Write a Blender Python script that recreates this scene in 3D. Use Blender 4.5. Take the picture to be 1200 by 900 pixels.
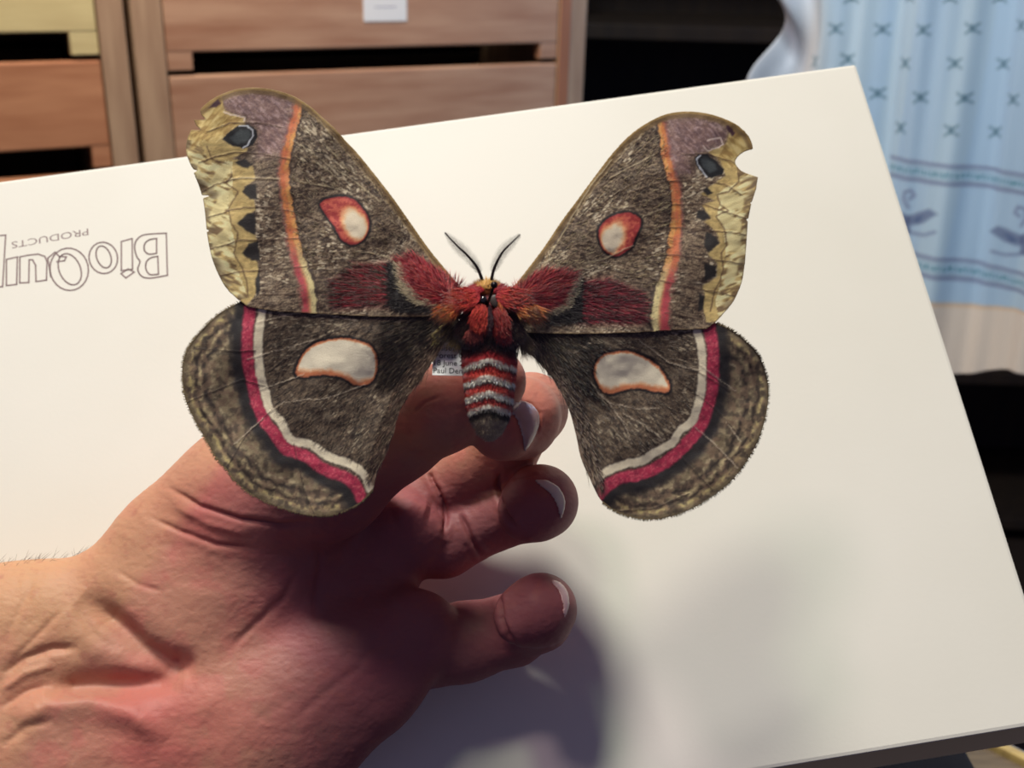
import bpy, math
import numpy as np
from mathutils import Vector, Matrix
rng = np.random.default_rng(7)
for o in list(bpy.data.objects): bpy.data.objects.remove(o)
S = bpy.context.scene
C = S.collection

# ------------------------------------------------------------------ camera
FPX = 1267.0
PITCH = math.radians(22.5)
ROLL = math.radians(1.6)
cam_pos = np.array([0.0, 0.0, 1.35])
Fv = np.array([0, math.cos(PITCH), -math.sin(PITCH)])
R0 = np.array([1.0, 0, 0]); U0 = np.cross(R0, Fv)
Rv = R0*math.cos(ROLL) + U0*math.sin(ROLL)
Uv = -R0*math.sin(ROLL) + U0*math.cos(ROLL)
camd = bpy.data.cameras.new('camera'); cam = bpy.data.objects.new('camera', camd); C.objects.link(cam)
camd.sensor_width = 36; camd.lens = FPX/1200*36; camd.clip_start = 0.01
M3 = Matrix(((Rv[0], Uv[0], -Fv[0]), (Rv[1], Uv[1], -Fv[1]), (Rv[2], Uv[2], -Fv[2])))
cam.matrix_world = Matrix.Translation(Vector(cam_pos)) @ M3.to_4x4()
S.camera = cam
camd.dof.use_dof = True; camd.dof.focus_distance = 0.30; camd.dof.aperture_fstop = 18.0

def cam2w(X, Y, Z):          # camera frame (right, down, forward) in metres -> world
    X, Y, Z = (np.asarray(a, float)[..., None] for a in (X, Y, Z))
    return cam_pos + X*Rv - Y*Uv + Z*Fv
def P(px, py, d):
    px, py, d = np.asarray(px, float), np.asarray(py, float), np.asarray(d, float)
    return cam2w((px-600)/FPX*d, (py-450)/FPX*d, d)
def hit(px, py, p0, n):
    r = P(px, py, 1.0) - cam_pos
    t = ((p0-cam_pos) @ n) / (r @ n)
    return cam_pos + r*t[..., None] if r.ndim > 1 else cam_pos + r*t
def proj(W):
    v = W-cam_pos; z = v @ Fv
    return (v@Rv)/z*FPX+600, -(v@Uv)/z*FPX+450

# the box lid plane, from the two vanishing directions of its edges
dA = np.array([29400, -4370, FPX]); dB = np.array([-557, -3379, FPX])
nc = np.cross(dA, dB); nc /= np.linalg.norm(nc)
if nc[2] > 0: nc = -nc
box_n = nc[0]*Rv - nc[1]*Uv + nc[2]*Fv
box_p = P(600, 450, 0.375)

# ------------------------------------------------------------------ world, lights, exposure
W = bpy.data.worlds.new('world'); S.world = W; W.use_nodes = True
W.node_tree.nodes['Background'].inputs[0].default_value = (0.38, 0.36, 0.64, 1)
W.node_tree.nodes['Background'].inputs[1].default_value = 0.20
def area(name, loc, target, size, power, col):
    l = bpy.data.lights.new(name, 'AREA'); l.shape = 'DISK'; l.size = size; l.energy = power; l.color = col
    o = bpy.data.objects.new(name, l); C.objects.link(o); o.location = Vector(loc)
    o.rotation_euler = (Vector(target)-Vector(loc)).to_track_quat('-Z', 'Y').to_euler(); return o
apexW = P(805, 128, 0.262)
dirA = apexW - hit(950, 612, box_p, box_n); dirA /= np.linalg.norm(dirA)
dirB = apexW - hit(880, 650, box_p, box_n); dirB /= np.linalg.norm(dirB)
mothW = P(600, 450, .3)
dirK = -0.22*Rv + math.sin(math.radians(71))*Uv - math.cos(math.radians(71))*Fv; dirK /= np.linalg.norm(dirK)
area('ceiling_lamp', mothW+dirK*2.1, mothW, 0.44, 45.0, (1.0, 0.985, 0.90))
area('side_lamp', apexW+dirA*1.25, mothW, 0.17, 3.3, (1.0, 0.76, 0.82))
area('desk_lamp', apexW+dirB*1.25, mothW, 0.17, 3.3, (0.84, 1.0, 0.72))
# the window's daylight beside the curtain
area('window_daylight', P(1500, -250, 1.0), P(1120, 200, 0.95), 0.35, 3.4, (0.26, 0.55, 1.0))
# room lamp near the cabinets
area('room_lamp', P(150, -900, 0.75), P(380, 120, 1.3), 0.5, 4.2, (1.0, 0.78, 0.62))
S.view_settings.view_transform = 'Standard'; S.view_settings.look = 'None'
S.view_settings.gamma = 1; S.view_settings.use_curve_mapping = False
S.view_settings.exposure = 0.0

# ------------------------------------------------------------------ helpers
def s2l(c):
    c = np.asarray(c, float)
    return np.where(c <= 0.04045, c/12.92, ((c+0.055)/1.055)**2.4)
def rgb(r, g, b): return tuple(s2l(np.array([r, g, b])/255.0))+(1.0,)
def mat(name, col=None, rough=0.6, attr=False, noise=None, sss=0, spec=0.5, bump=None, sheen=0, metal=0):
    m = bpy.data.materials.new(name); m.use_nodes = True; nt = m.node_tree; b = nt.nodes['Principled BSDF']
    b.inputs['Roughness'].default_value = rough; b.inputs['Specular IOR Level'].default_value = spec
    b.inputs['Metallic'].default_value = metal
    if sheen: b.inputs['Sheen Weight'].default_value = sheen
    if sss:
        b.inputs['Subsurface Weight'].default_value = sss; b.inputs['Subsurface Radius'].default_value = (1, .25, .12)
        b.inputs['Subsurface Scale'].default_value = 0.004
    src = None
    if attr:
        a = nt.nodes.new('ShaderNodeVertexColor'); a.layer_name = 'Col'; src = a.outputs[0]
    elif col:
        b.inputs['Base Color'].default_value = col
    if noise:                      # (scale, colour2, lo, hi, stretch)
        sc, c2, lo, hi, st = noise
        tc = nt.nodes.new('ShaderNodeTexCoord'); mp = nt.nodes.new('ShaderNodeMapping'); mp.inputs['Scale'].default_value = st
        n = nt.nodes.new('ShaderNodeTexNoise'); n.inputs['Scale'].default_value = sc; n.inputs['Detail'].default_value = 5
        rp = nt.nodes.new('ShaderNodeMapRange'); rp.inputs['From Min'].default_value = lo; rp.inputs['From Max'].default_value = hi
        mx = nt.nodes.new('ShaderNodeMix'); mx.data_type = 'RGBA'
        nt.links.new(tc.outputs['Object'], mp.inputs[0]); nt.links.new(mp.outputs[0], n.inputs['Vector'])
        nt.links.new(n.outputs[0], rp.inputs[0]); nt.links.new(rp.outputs[0], mx.inputs['Factor'])
        if src: nt.links.new(src, mx.inputs['A'])
        else: mx.inputs['A'].default_value = col
        mx.inputs['B'].default_value = c2; src = mx.outputs['Result']
    if src: nt.links.new(src, b.inputs['Base Color'])
    if bump:
        tc = nt.nodes.new('ShaderNodeTexCoord'); n = nt.nodes.new('ShaderNodeTexNoise'); n.inputs['Scale'].default_value = bump[0]
        n.inputs['Detail'].default_value = 4
        bp = nt.nodes.new('ShaderNodeBump'); bp.inputs['Strength'].default_value = bump[1]; bp.inputs['Distance'].default_value = bump[2]
        nt.links.new(tc.outputs['Object'], n.inputs['Vector']); nt.links.new(n.outputs[0], bp.inputs['Height']); nt.links.new(bp.outputs[0], b.inputs['Normal'])
    return m
def tag(o, label=None, cat=None, group=None, kind=None):
    if label: o['label'] = label
    if cat: o['category'] = cat
    if group: o['group'] = group
    if kind: o['kind'] = kind
    return o
def empty(name, loc, label, cat, group=None):
    o = bpy.data.objects.new(name, None); C.objects.link(o); o.location = Vector(loc); o.empty_display_size = .02
    bpy.context.view_layer.update()
    return tag(o, label, cat, group)
def mesh(name, V, F, m, parent=None, col=None, smooth=False):
    """V in world coordinates; origin moved to the piece's centre"""
    V = np.asarray(V, float); c = V.mean(0)
    me = bpy.data.meshes.new(name)
    if isinstance(F, np.ndarray):
        k = F.shape[1]; me.vertices.add(len(V)); me.vertices.foreach_set('co', (V-c).ravel())
        me.loops.add(F.size); me.loops.foreach_set('vertex_index', F.ravel().astype(np.int32))
        me.polygons.add(len(F)); me.polygons.foreach_set('loop_start', np.arange(0, F.size, k, dtype=np.int32))
        me.polygons.foreach_set('loop_total', np.full(len(F), k, dtype=np.int32)); me.update(calc_edges=True)
        me.validate()
    else:
        me.from_pydata([tuple(v) for v in V-c], [], F)
    if col is not None:
        a = me.color_attributes.new('Col', 'FLOAT_COLOR', 'POINT')
        cc = np.ones((len(V), 4)); cc[:, :3] = s2l(np.clip(col, 0, 1)); a.data.foreach_set('color', cc.ravel())
    if smooth: me.polygons.foreach_set('use_smooth', np.ones(len(me.polygons), bool))
    me.materials.append(m); me.update()
    o = bpy.data.objects.new(name, me); C.objects.link(o); o.location = Vector(c)
    if parent is not None:
        o.parent = parent; o.location = Vector(c) - world_loc(parent)
    return o
def world_loc(p):
    v = Vector((0, 0, 0))
    while p is not None: v += p.location; p = p.parent
    return v
BOXF = [(0, 3, 2, 1), (4, 5, 6, 7), (0, 1, 5, 4), (1, 2, 6, 5), (2, 3, 7, 6), (3, 0, 4, 7)]
def slab(name, o, A, B, N, a0, a1, b0, b1, n0, n1, m, parent=None, bevel=0.0):
    V = [o+A*a+B*b+N*n for n in (n0, n1) for a, b in ((a0, b0), (a1, b0), (a1, b1), (a0, b1))]
    ob = mesh(name, V, BOXF, m, parent)
    import bmesh
    bm = bmesh.new(); bm.from_mesh(ob.data); bmesh.ops.recalc_face_normals(bm, faces=bm.faces)
    if bevel: bmesh.ops.bevel(bm, geom=bm.edges[:], offset=bevel, segments=2, affect='EDGES', profile=.6)
    bm.to_mesh(ob.data); bm.free(); return ob
def vnoise(x, y, seed=0):
    r = np.random.default_rng(seed).random((64, 64))
    xi, yi = np.floor(x).astype(int), np.floor(y).astype(int); fx, fy = x-xi, y-yi
    fx = fx*fx*(3-2*fx); fy = fy*fy*(3-2*fy)
    g = lambda a, b: r[a % 64, b % 64]
    return (g(xi, yi)*(1-fx)+g(xi+1, yi)*fx)*(1-fy)+(g(xi, yi+1)*(1-fx)+g(xi+1, yi+1)*fx)*fy
def fbm(x, y, seed=0, oct=3):
    s = 0; a = .5; t = 0
    for k in range(oct): s = s+a*vnoise(x*2**k, y*2**k, seed+k); t += a; a *= .55
    return s/t
def pdist(X, Y, poly, closed=False, along=False):
    """distance to a polyline; optionally the arc parameter 0..1 and signed side"""
    P_ = np.asarray(poly, float); n = len(P_)
    best = np.full(X.shape, 1e9); par = np.zeros(X.shape); side = np.zeros(X.shape); nx = np.zeros(X.shape); ny = np.zeros(X.shape)
    for i in range(n if closed else n-1):
        a, b = P_[i], P_[(i+1) % n]; d = b-a; L = d@d+1e-9
        t = np.clip(((X-a[0])*d[0]+(Y-a[1])*d[1])/L, 0, 1)
        qx, qy = a[0]+t*d[0], a[1]+t*d[1]; dd = np.hypot(X-qx, Y-qy); k = dd < best
        best = np.where(k, dd, best); nx = np.where(k, qx, nx); ny = np.where(k, qy, ny)
        if along:
            par = np.where(k, (i+t)/(n-1), par); side = np.where(k, np.sign(d[0]*(Y-a[1])-d[1]*(X-a[0])), side)
    return (best, par, side) if along else (best, nx, ny)
def inside(X, Y, poly):
    P_ = np.asarray(poly, float); r = np.zeros(X.shape, bool); n = len(P_)
    for i in range(n):
        x1, y1 = P_[i]; x2, y2 = P_[(i+1) % n]
        c = ((y1 > Y) != (y2 > Y)) & (X < (x2-x1)*(Y-y1)/(y2-y1+1e-12)+x1); r ^= c
    return r
def sdf(X, Y, poly):
    d = pdist(X, Y, poly, True)[0]; return np.where(inside(X, Y, poly), -d, d)
def sstep(a, b, x):
    t = np.clip((x-a)/(b-a), 0, 1); return t*t*(3-2*t)
def spline(pts, n=6, closed=False):
    P_ = np.asarray(pts, float); N = len(P_); out = []
    for i in range(N if closed else N-1):
        if closed: a, b, c, d = P_[(i-1) % N], P_[i], P_[(i+1) % N], P_[(i+2) % N]
        else: a, b, c, d = P_[max(i-1, 0)], P_[i], P_[i+1], P_[min(i+2, N-1)]
        for t in np.arange(n)/n:
            out.append(.5*((2*b)+(-a+c)*t+(2*a-5*b+4*c-d)*t*t+(-a+3*b-3*c+d)*t**3))
    if not closed: out.append(P_[-1])
    return np.array(out)
class Paint:
    def __init__(s, X, Y, base): s.X, s.Y = X, Y; s.c = np.tile(np.array(base, float)/255, (len(X), 1)); s.wx = X; s.wy = Y
    def mix(s, col, a): s.c = s.c*(1-a[:, None])+(np.asarray(col, float)/255)*a[:, None]
    def stroke(s, poly, w, col, soft=1.5, a=1.0, w2=None, warp=True):
        X, Y = (s.wx, s.wy) if warp else (s.X, s.Y)
        d, t, _ = pdist(X, Y, poly, along=True); w_ = w if w2 is None else w+(w2-w)*t
        s.mix(col, a*(1-sstep(w_/2-soft/2, w_/2+soft/2, d)))
    def fill(s, poly, col, soft=1.5, a=1.0):
        s.mix(col, a*(1-sstep(-soft/2, soft/2, sdf(s.wx, s.wy, poly))))
def sheet(poly, step):
    """grid over a closed outline with its border snapped to the outline -> (X, Y, quads)"""
    poly = np.asarray(poly, float)
    x = np.arange(poly[:, 0].min()-2*step, poly[:, 0].max()+2*step, step); y = np.arange(poly[:, 1].min()-2*step, poly[:, 1].max()+2*step, step)
    X, Y = np.meshgrid(x, y); ins = inside(X.ravel(), Y.ravel(), poly).reshape(X.shape)
    cell = ins[:-1, :-1].astype(int)+ins[1:, :-1]+ins[:-1, 1:]+ins[1:, 1:]
    keep = cell >= 2
    idx = np.arange(X.size).reshape(X.shape)
    q = np.stack([idx[:-1, :-1][keep], idx[:-1, 1:][keep], idx[1:, 1:][keep], idx[1:, :-1][keep]], 1)
    X = X.ravel(); Y = Y.ravel(); used = np.zeros(X.size, bool); used[q.ravel()] = True
    out = used & ~ins.ravel(); d, nx, ny = pdist(X[out], Y[out], poly, True)
    X[out] = nx; Y[out] = ny
    m = np.cumsum(used)-1
    return X[used], Y[used], m[q]
def tube(name, pts, rad, m, parent=None, seg=8, col=None):
    pts = np.asarray(pts, float); n = len(pts); rad = np.broadcast_to(rad, n); V = []; F = []
    up = Fv
    for i in range(n):
        t = pts[min(i+1, n-1)]-pts[max(i-1, 0)]; t /= np.linalg.norm(t)+1e-12
        a = np.cross(t, up)
        if np.linalg.norm(a) < 1e-3: a = np.cross(t, Rv)
        a /= np.linalg.norm(a); b = np.cross(t, a)
        for k in range(seg):
            th = 2*math.pi*k/seg; V.append(pts[i]+rad[i]*(math.cos(th)*a+math.sin(th)*b))
    for i in range(n-1):
        for k in range(seg):
            F.append((i*seg+k, i*seg+(k+1) % seg, (i+1)*seg+(k+1) % seg, (i+1)*seg+k))
    F.append(tuple(range(seg))[::-1]); F.append(tuple((n-1)*seg+k for k in range(seg)))
    return mesh(name, V, F, m, parent, smooth=True)
def ribbons(name, polys, w, hgt, N, m, parent):
    """printed/inked lines: flat bars along world-space polylines lying on a plane with normal N"""
    V = []; F = []
    for pl in polys:
        pl = np.asarray(pl)
        for a, b in zip(pl[:-1], pl[1:]):
            t = b-a; L = np.linalg.norm(t)
            if L < 1e-7: continue
            t /= L; s = np.cross(t, N)*w/2; e = t*w*.4; k = len(V)
            for p in (a-e-s, a-e+s, b+e+s, b+e-s): V.append(p+N*.00003)
            for p in (a-e-s, a-e+s, b+e+s, b+e-s): V.append(p+N*hgt)
            F += [tuple(k+q for q in f) for f in BOXF]
    return mesh(name, V, F, m, parent)
def text(name, s, size, o, ax, ay, m, parent, extr=.00004, align='LEFT', fitw=None):
    cu = bpy.data.curves.new(name, 'FONT'); cu.body = s; cu.size = size; cu.extrude = extr; cu.align_x = align; cu.resolution_u = 3
    t = bpy.data.objects.new(name, cu); C.objects.link(t); bpy.context.view_layer.update()
    me = bpy.data.meshes.new_from_object(t.evaluated_get(bpy.context.evaluated_depsgraph_get())); bpy.data.objects.remove(t)
    co = np.zeros(len(me.vertices)*3); me.vertices.foreach_get('co', co); co = co.reshape(-1, 3)
    if fitw: co[:, 0] *= fitw/(co[:, 0].max()-co[:, 0].min())
    n = np.cross(ax, ay); Wp = o+co[:, :1]*ax+co[:, 1:2]*ay+co[:, 2:]*n; c = Wp.mean(0)
    me.vertices.foreach_set('co', (Wp-c).ravel()); me.materials.clear(); me.materials.append(m); me.update()
    ob = bpy.data.objects.new(name, me); C.objects.link(ob); ob.parent = parent; ob.location = Vector(c)-world_loc(parent); return ob
def hairs(name, R, D, L, W_, c0, c1, m, parent, bend=None):
    """tapering three-sided hairs, all in one part"""
    R = np.asarray(R); D = D/np.linalg.norm(D, axis=1, keepdims=True); n = len(R); L = np.broadcast_to(L, n)[:, None]; W_ = np.broadcast_to(W_, n)[:, None]
    a = np.cross(D, Fv+.01); a /= np.linalg.norm(a, axis=1, keepdims=True)+1e-9; b = np.cross(D, a)
    bend = np.zeros((n, 3)) if bend is None else bend
    V = []; cols = []
    for lev, (t, w) in enumerate(((0, 1.0), (.5, .8))):
        ctr = R+D*L*t+bend*L*t*t
        for k in range(3):
            th = 2*math.pi*k/3; V.append(ctr+W_*w*(math.cos(th)*a+math.sin(th)*b)); cols.append(c0 if lev == 0 else (c0*.5+c1*.5))
    V.append(R+D*L+bend*L); cols.append(c1)
    V = np.stack(V, 1).reshape(-1, 3); cols = np.stack(cols, 1).reshape(-1, 3)
    base = (np.arange(n)*7)[:, None]; F = []
    for k in range(3):
        k2 = (k+1) % 3
        F += [base+np.array([[k, k2, 3+k2]]), base+np.array([[k, 3+k2, 3+k]]), base+np.array([[3+k, 3+k2, 6]])]
    o = mesh(name, V, np.concatenate(F), m, parent, col=cols); o['kind'] = 'stuff'; return o

# ------------------------------------------------------------------ materials
m_wood = mat('cabinet_wood', rgb(186, 146, 116), .6, noise=(7, rgb(158, 112, 84), .35, .7, (1, 1, 9)), bump=(60, .15, .002))
m_stile = mat('cabinet_stile_wood', rgb(178, 148, 118), .6, noise=(8, rgb(150, 118, 92), .35, .7, (9, 9, 1)))
m_wood2 = mat('warm_cabinet_wood', rgb(190, 134, 96), .6, noise=(7, rgb(162, 104, 70), .35, .7, (1, 1, 9)), bump=(60, .15, .002))
m_orange = mat('cabinet_side_wood', rgb(170, 110, 75), .6, noise=(8, rgb(150, 96, 64), .35, .7, (9, 9, 1)))
m_pale = mat('pale_wood', rgb(212, 196, 142), .6, noise=(9, rgb(188, 168, 118), .4, .8, (1, 1, 8)))
m_dark = mat('cabinet_inside', rgb(30, 18, 14), .9)
m_black = mat('dark_furniture', rgb(34, 25, 20), .7, noise=(6, rgb(50, 38, 26), .4, .8, (6, 6, 1)))
m_wall = mat('wall_paint', rgb(70, 60, 52), .9); m_floor = mat('floor_boards', rgb(40, 30, 24), .7)
m_paper = mat('label_paper', rgb(232, 232, 228), .8); m_ink = mat('label_ink', rgb(25, 22, 25), .8)
m_box = mat('white_cardboard', rgb(232, 227, 216), .55, noise=(9, rgb(224, 219, 206), .35, .75, (1, 1, 1)), bump=(700, .06, .0005))
m_lip = mat('brown_cardboard', rgb(214, 196, 150), .7)
m_print = mat('grey_print_ink', rgb(146, 126, 124), .8)
m_attr = mat('painted_scales', attr=True, rough=.55, spec=.35, bump=(5200, .35, .0006), sheen=.15)
m_fur = mat('moth_fur', attr=True, rough=.65, spec=.3, sheen=.3)
m_skin = mat('skin', attr=True, rough=.56, spec=.32, sss=.14, noise=(260, rgb(168, 96, 86), .55, 1.0, (1, 1, 1)), bump=(1800, .16, .0004))
m_nail = mat('nail', attr=True, rough=.25, spec=.6, sss=.1)
m_cloth = mat('curtain_cloth', attr=True, rough=.85, bump=(900, .3, .001))
m_shaft = mat('antenna_dark', rgb(38, 26, 24), .5); m_eye = mat('glossy_eye', rgb(26, 20, 22), .12, spec=.9)
m_eye2 = mat('bald_patch', rgb(70, 58, 54), .5); m_pin = mat('black_pin', rgb(24, 20, 22), .25, metal=.4)
m_gold = mat('orange_wood', rgb(205, 176, 110), .6, noise=(30, rgb(150, 120, 80), .4, .8, (1, 6, 1)))
m_brownwood = mat('grey_brown_wood', rgb(122, 104, 82), .7, noise=(40, rgb(84, 68, 54), .4, .8, (1, 8, 1)))
m_greymetal = mat('grey_strip', rgb(160, 160, 170), .4)

# ------------------------------------------------------------------ setting
Zu = np.array([0, 0, 1.0]); Xw = np.array([1.0, 0, 0]); Yw = np.array([0, 1.0, 0]); O0 = np.zeros(3)
tag(slab('floor', O0, Xw, Yw, Zu, -4, 4, -1.5, 4, -.05, 0, m_floor), kind='structure')
tag(slab('wall_back', O0, Xw, Zu, Yw, -4, 4, 0, 2.8, 3.4, 3.5, m_wall), kind='structure')

# ------------------------------------------------------------------ drawer cabinets
ang = math.radians(30)
cU = np.array([math.cos(ang), math.sin(ang), 0]); cN = np.array([math.sin(ang), -math.cos(ang), 0])   # faces the camera
cP = P(400, 50, 1.25)
def cuv(px, py):
    h = hit(px, py, cP, cN)-cP; return h@cU, h@Zu
def crect(x0, y0, x1, y1):           # frame edges seen in the photo -> rectangle on the cabinet front
    xm, ym = (x0+x1)/2, (y0+y1)/2
    return cuv(x0, ym)[0], cuv(x1, ym)[0], cuv(xm, y1)[1], cuv(xm, y0)[1]
def cslab(name, r, n0, n1, m, parent, bevel=.0015):
    return slab(name, cP, cU, Zu, cN, r[0], r[1], r[2], r[3], n0, n1, m, parent, bevel)
zlow = -cP[2]+.001
def cabinet(label, u0, u1, rows, label_card=None, left_pale=None, sw=(.028, .028), rail=.012):
    base = cP+cU*(u0+u1)/2-cN*.2; base[2] = 0.0
    t = empty('drawer_cabinet', base, label, 'cabinet', 'wooden drawer cabinets')
    top = max(r[1] for r in rows)+.012
    slab('side_panel', cP, cU, Zu, cN, u0, u0+sw[0], zlow, top, -.42, 0, m_stile, t, .0015)
    slab('side_panel', cP, cU, Zu, cN, u1-sw[1], u1, zlow, top, -.42, 0, m_stile, t, .0015)
    slab('back_panel', cP, cU, Zu, cN, u0+sw[0], u1-sw[1], zlow, top, -.42, -.41, m_dark, t)
    slab('top_panel', cP, cU, Zu, cN, u0+sw[0], u1-sw[1], top-.011, top, -.41, 0, m_stile, t)
    slab('plinth', cP, cU, Zu, cN, u0+sw[0], u1-sw[1], zlow, rows[-1][0]-.004, -.04, -.012, m_stile, t)
    if label_card: slab('stile_edge', cP, cU, Zu, cN, u1-sw[1], u1-sw[1]*.62, zlow, top-.001, .0, .0012, m_orange, t)
    for i, (b, tp, slot_l, slot_r, slot_h, mm) in enumerate(rows):
        a0, a1 = u0+sw[0]+.0015, u1-sw[1]-.0015
        d = slab('drawer', cP, cU, Zu, cN, a0, a1, b+slot_h, tp, -.018, -.002, mm, t, .002)
        dl = Vector(world_loc(d))
        # lower edge is cut away for a pull slot: two ears of wood remain at its ends
        for e0, e1 in ((a0, slot_l), (slot_r, a1)):
            slab('drawer_ear', cP, cU, Zu, cN, e0, e1, b+.004, b+slot_h+.001, -.018, -.0025, mm, d, .001)
        slab('drawer_inside', cP, cU, Zu, cN, a0+.01, a1-.01, b+.001, tp-.006, -.40, -.20, m_dark, d)
        if label_card and i == label_card[0]:
            c = label_card[1]
            cd = slab('paper_label', cP, cU, Zu, cN, c[0], c[1], c[2], c[3], -.0019, -.0012, m_paper, d)
            cd['label'] = 'small white paper label'
            for q in range(3):
                yy = c[3]-(c[3]-c[2])*(.35+.2*q)
                slab('faint_line', cP, cU, Zu, cN, c[0]+.25*(c[1]-c[0]), c[1]-.25*(c[1]-c[0]), yy, yy+.0012, -.0012, -.0011, m_greymetal, cd)
    return t
# right-hand cabinet
uL = cuv(158, 60)[0]; uR = cuv(686, 55)[0]
i0, i1 = cuv(194, 60)[0], cuv(655, 60)[0]
g = crect(226, 56, 634, 74); lipb = cuv(430, 80)[1]
hh = g[3]-lipb; pitch_row = .175
rowsR = []
top_b = lipb
for k in range(-1, 4):
    b = top_b-k*pitch_row
    rowsR.append((b, b+pitch_row-.002, g[0], g[1], hh, m_wood))
card = crect(426, -40, 477, 25)
cabinet('wide wooden drawer cabinet with a small white paper label', uL, uR, rowsR, (1, (card[0], card[1], card[2], card[3])), sw=(i0-uL, uR-i1))
# left-hand cabinet
vL = cuv(-420, 60)[0]; vR = cuv(152, 60)[0]; j1 = cuv(122, 90)[0]
s1 = crect(-300, 41, 84, 70); pitch2 = cuv(60, 70)[1]-cuv(60, 205)[1]
rowsL = []
for k in range(-1, 4):
    b = s1[2]-k*pitch2-.004
    rowsL.append((b, b+pitch2-.002, vL+.06, cuv(84+10*min(k, 1), 60)[0], s1[3]-s1[2]+.004, m_pale if k <= 0 else m_wood2))
cabinet('wooden drawer cabinet at the left with a pale yellow upper drawer', vL, vR-.002, rowsL, sw=(.03, vR-.002-j1))

# dark furniture beyond: shelving with uprights and a shelf
sh = empty('dark_shelf_unit', (0.62, 2.6, 0), 'black-brown shelf unit in shadow between cabinet and curtain', 'shelf')
def hs(name, x0, x1, z0, z1, y0, y1): slab(name, O0, Xw, Zu, Yw, x0, x1, z0, z1, y0, y1, m_black, sh, .003)
hs('side_panel', .02, .06, 0, 2.0, 2.3, 2.75); hs('side_panel', 1.75, 1.79, 0, 2.0, 2.3, 2.75)
hs('divider', .78, .82, .04, 1.96, 2.31, 2.73); hs('back_panel', .06, 1.75, .02, 2.0, 2.73, 2.75)
for z in (.04, .42, .80, 1.16, 1.56, 1.96): hs('shelf', .06, 1.75, z, z+.03, 2.32, 2.73)

# ------------------------------------------------------------------ white box
TR = hit(1003, 75, box_p, box_n)
A = hit(0, 212.5, box_p, box_n)-TR; A /= np.linalg.norm(A)
B = hit(1126, 460, box_p, box_n)-TR; B -= A*(B@A); B /= np.linalg.norm(B)
BRc = hit(1248, 844, box_p, box_n)
bw, bh = .60, float((BRc-TR)@B); TH = .028
def bx(px, py, off=0.0): return hit(px, py, box_p, box_n)+box_n*off
boxc = TR+A*bw/2+B*bh-box_n*TH
box = empty('cardboard_box', boxc, 'large flat white cardboard box propped up behind the moth', 'box')
slab('lid', TR, A, B, box_n, 0, bw, 0, bh, -.0035, 0, m_box, box, .0012)
slab('side_flap', TR, A, B, box_n, .0, bw, bh-.004, bh-.0008, -TH, -.0036, m_box, box)
slab('side_flap', TR, A, B, box_n, .0, bw, .0008, .004, -TH, -.0036, m_box, box)
slab('side_flap', TR, A, B, box_n, .0008, .004, .0041, bh-.0041, -TH, -.0036, m_box, box)
slab('side_flap', TR, A, B, box_n, bw-.004, bw-.0008, .0041, bh-.0041, -TH, -.0036, m_box, box)
slab('tray_lip', TR, A, B, box_n, .0, bw, bh, bh+.0052, -TH-.003, -TH+.004, m_lip, box)
slab('bottom_panel', TR, A, B, box_n, .0, bw, .0, bh, -TH-.003, -TH-.0001, m_box, box)
def L6(pts): return [(x/4.5, 200+y/4.5) for x, y in pts]
def ell(cx, cy, rx, ry, rot, n=26):
    t = np.linspace(0, 2*math.pi, n); c, s = math.cos(rot), math.sin(rot)
    return [(cx+rx*math.cos(a)*c-ry*math.sin(a)*s, cy+rx*math.cos(a)*s+ry*math.sin(a)*c) for a in t]
logo = [
 [(877, 330), (883, 552)]+list(map(tuple, spline([(883, 552), (790, 567), (745, 555), (727, 520), (738, 480), (722, 455), (710, 410), (718, 370), (750, 342), (800, 334), (877, 330)], 4))),
 list(map(tuple, spline([(826, 358), (790, 364), (764, 385), (762, 420), (785, 440), (826, 436)], 4)))+[(826, 358)],
 list(map(tuple, spline([(832, 452), (796, 460), (772, 482), (770, 520), (792, 548), (836, 546)], 4)))+[(832, 452)],
 [(640, 374), (697, 358), (699, 520), (640, 527), (640, 374)], [(638, 543), (676, 518), (708, 535), (664, 566), (638, 543)],
 ell(545, 460, 75, 83, -.25), ell(547, 455, 37, 60, -.35),
 ell(365, 520, 101, 112, -.2), ell(368, 520, 56, 86, -.4),
 [(268, 560), (262, 520), (252, 462), (290, 430), (312, 452), (350, 455), (340, 475), (300, 480)],
 [(105, 455), (148, 446), (200, 440), (236, 452), (248, 480), (245, 577), (190, 585), (188, 500), (172, 470), (154, 470), (152, 590), (104, 592), (105, 455)],
 [(34, 468), (92, 455), (88, 600), (34, 606), (34, 468)],
 [(30, 340), (14, 612), (-40, 616), (-150, 590), (-170, 520), (-120, 470), (-40, 470), (-36, 345), (30, 340)]]
fw = FPX/.375
ribbons('printed_logo', [[bx(*p) for p in L6(l)] for l in logo], 1.9/fw, .00008, box_n, m_print, box)
ax = bx(14, 289)-bx(104, 273); aw = np.linalg.norm(ax); ax /= aw; ay = np.cross(box_n, ax)
text('printed_word', 'PRODUCTS', 13.5/fw, bx(104.5, 267.5), ax, ay, m_print, box, .00003, fitw=aw)

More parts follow.
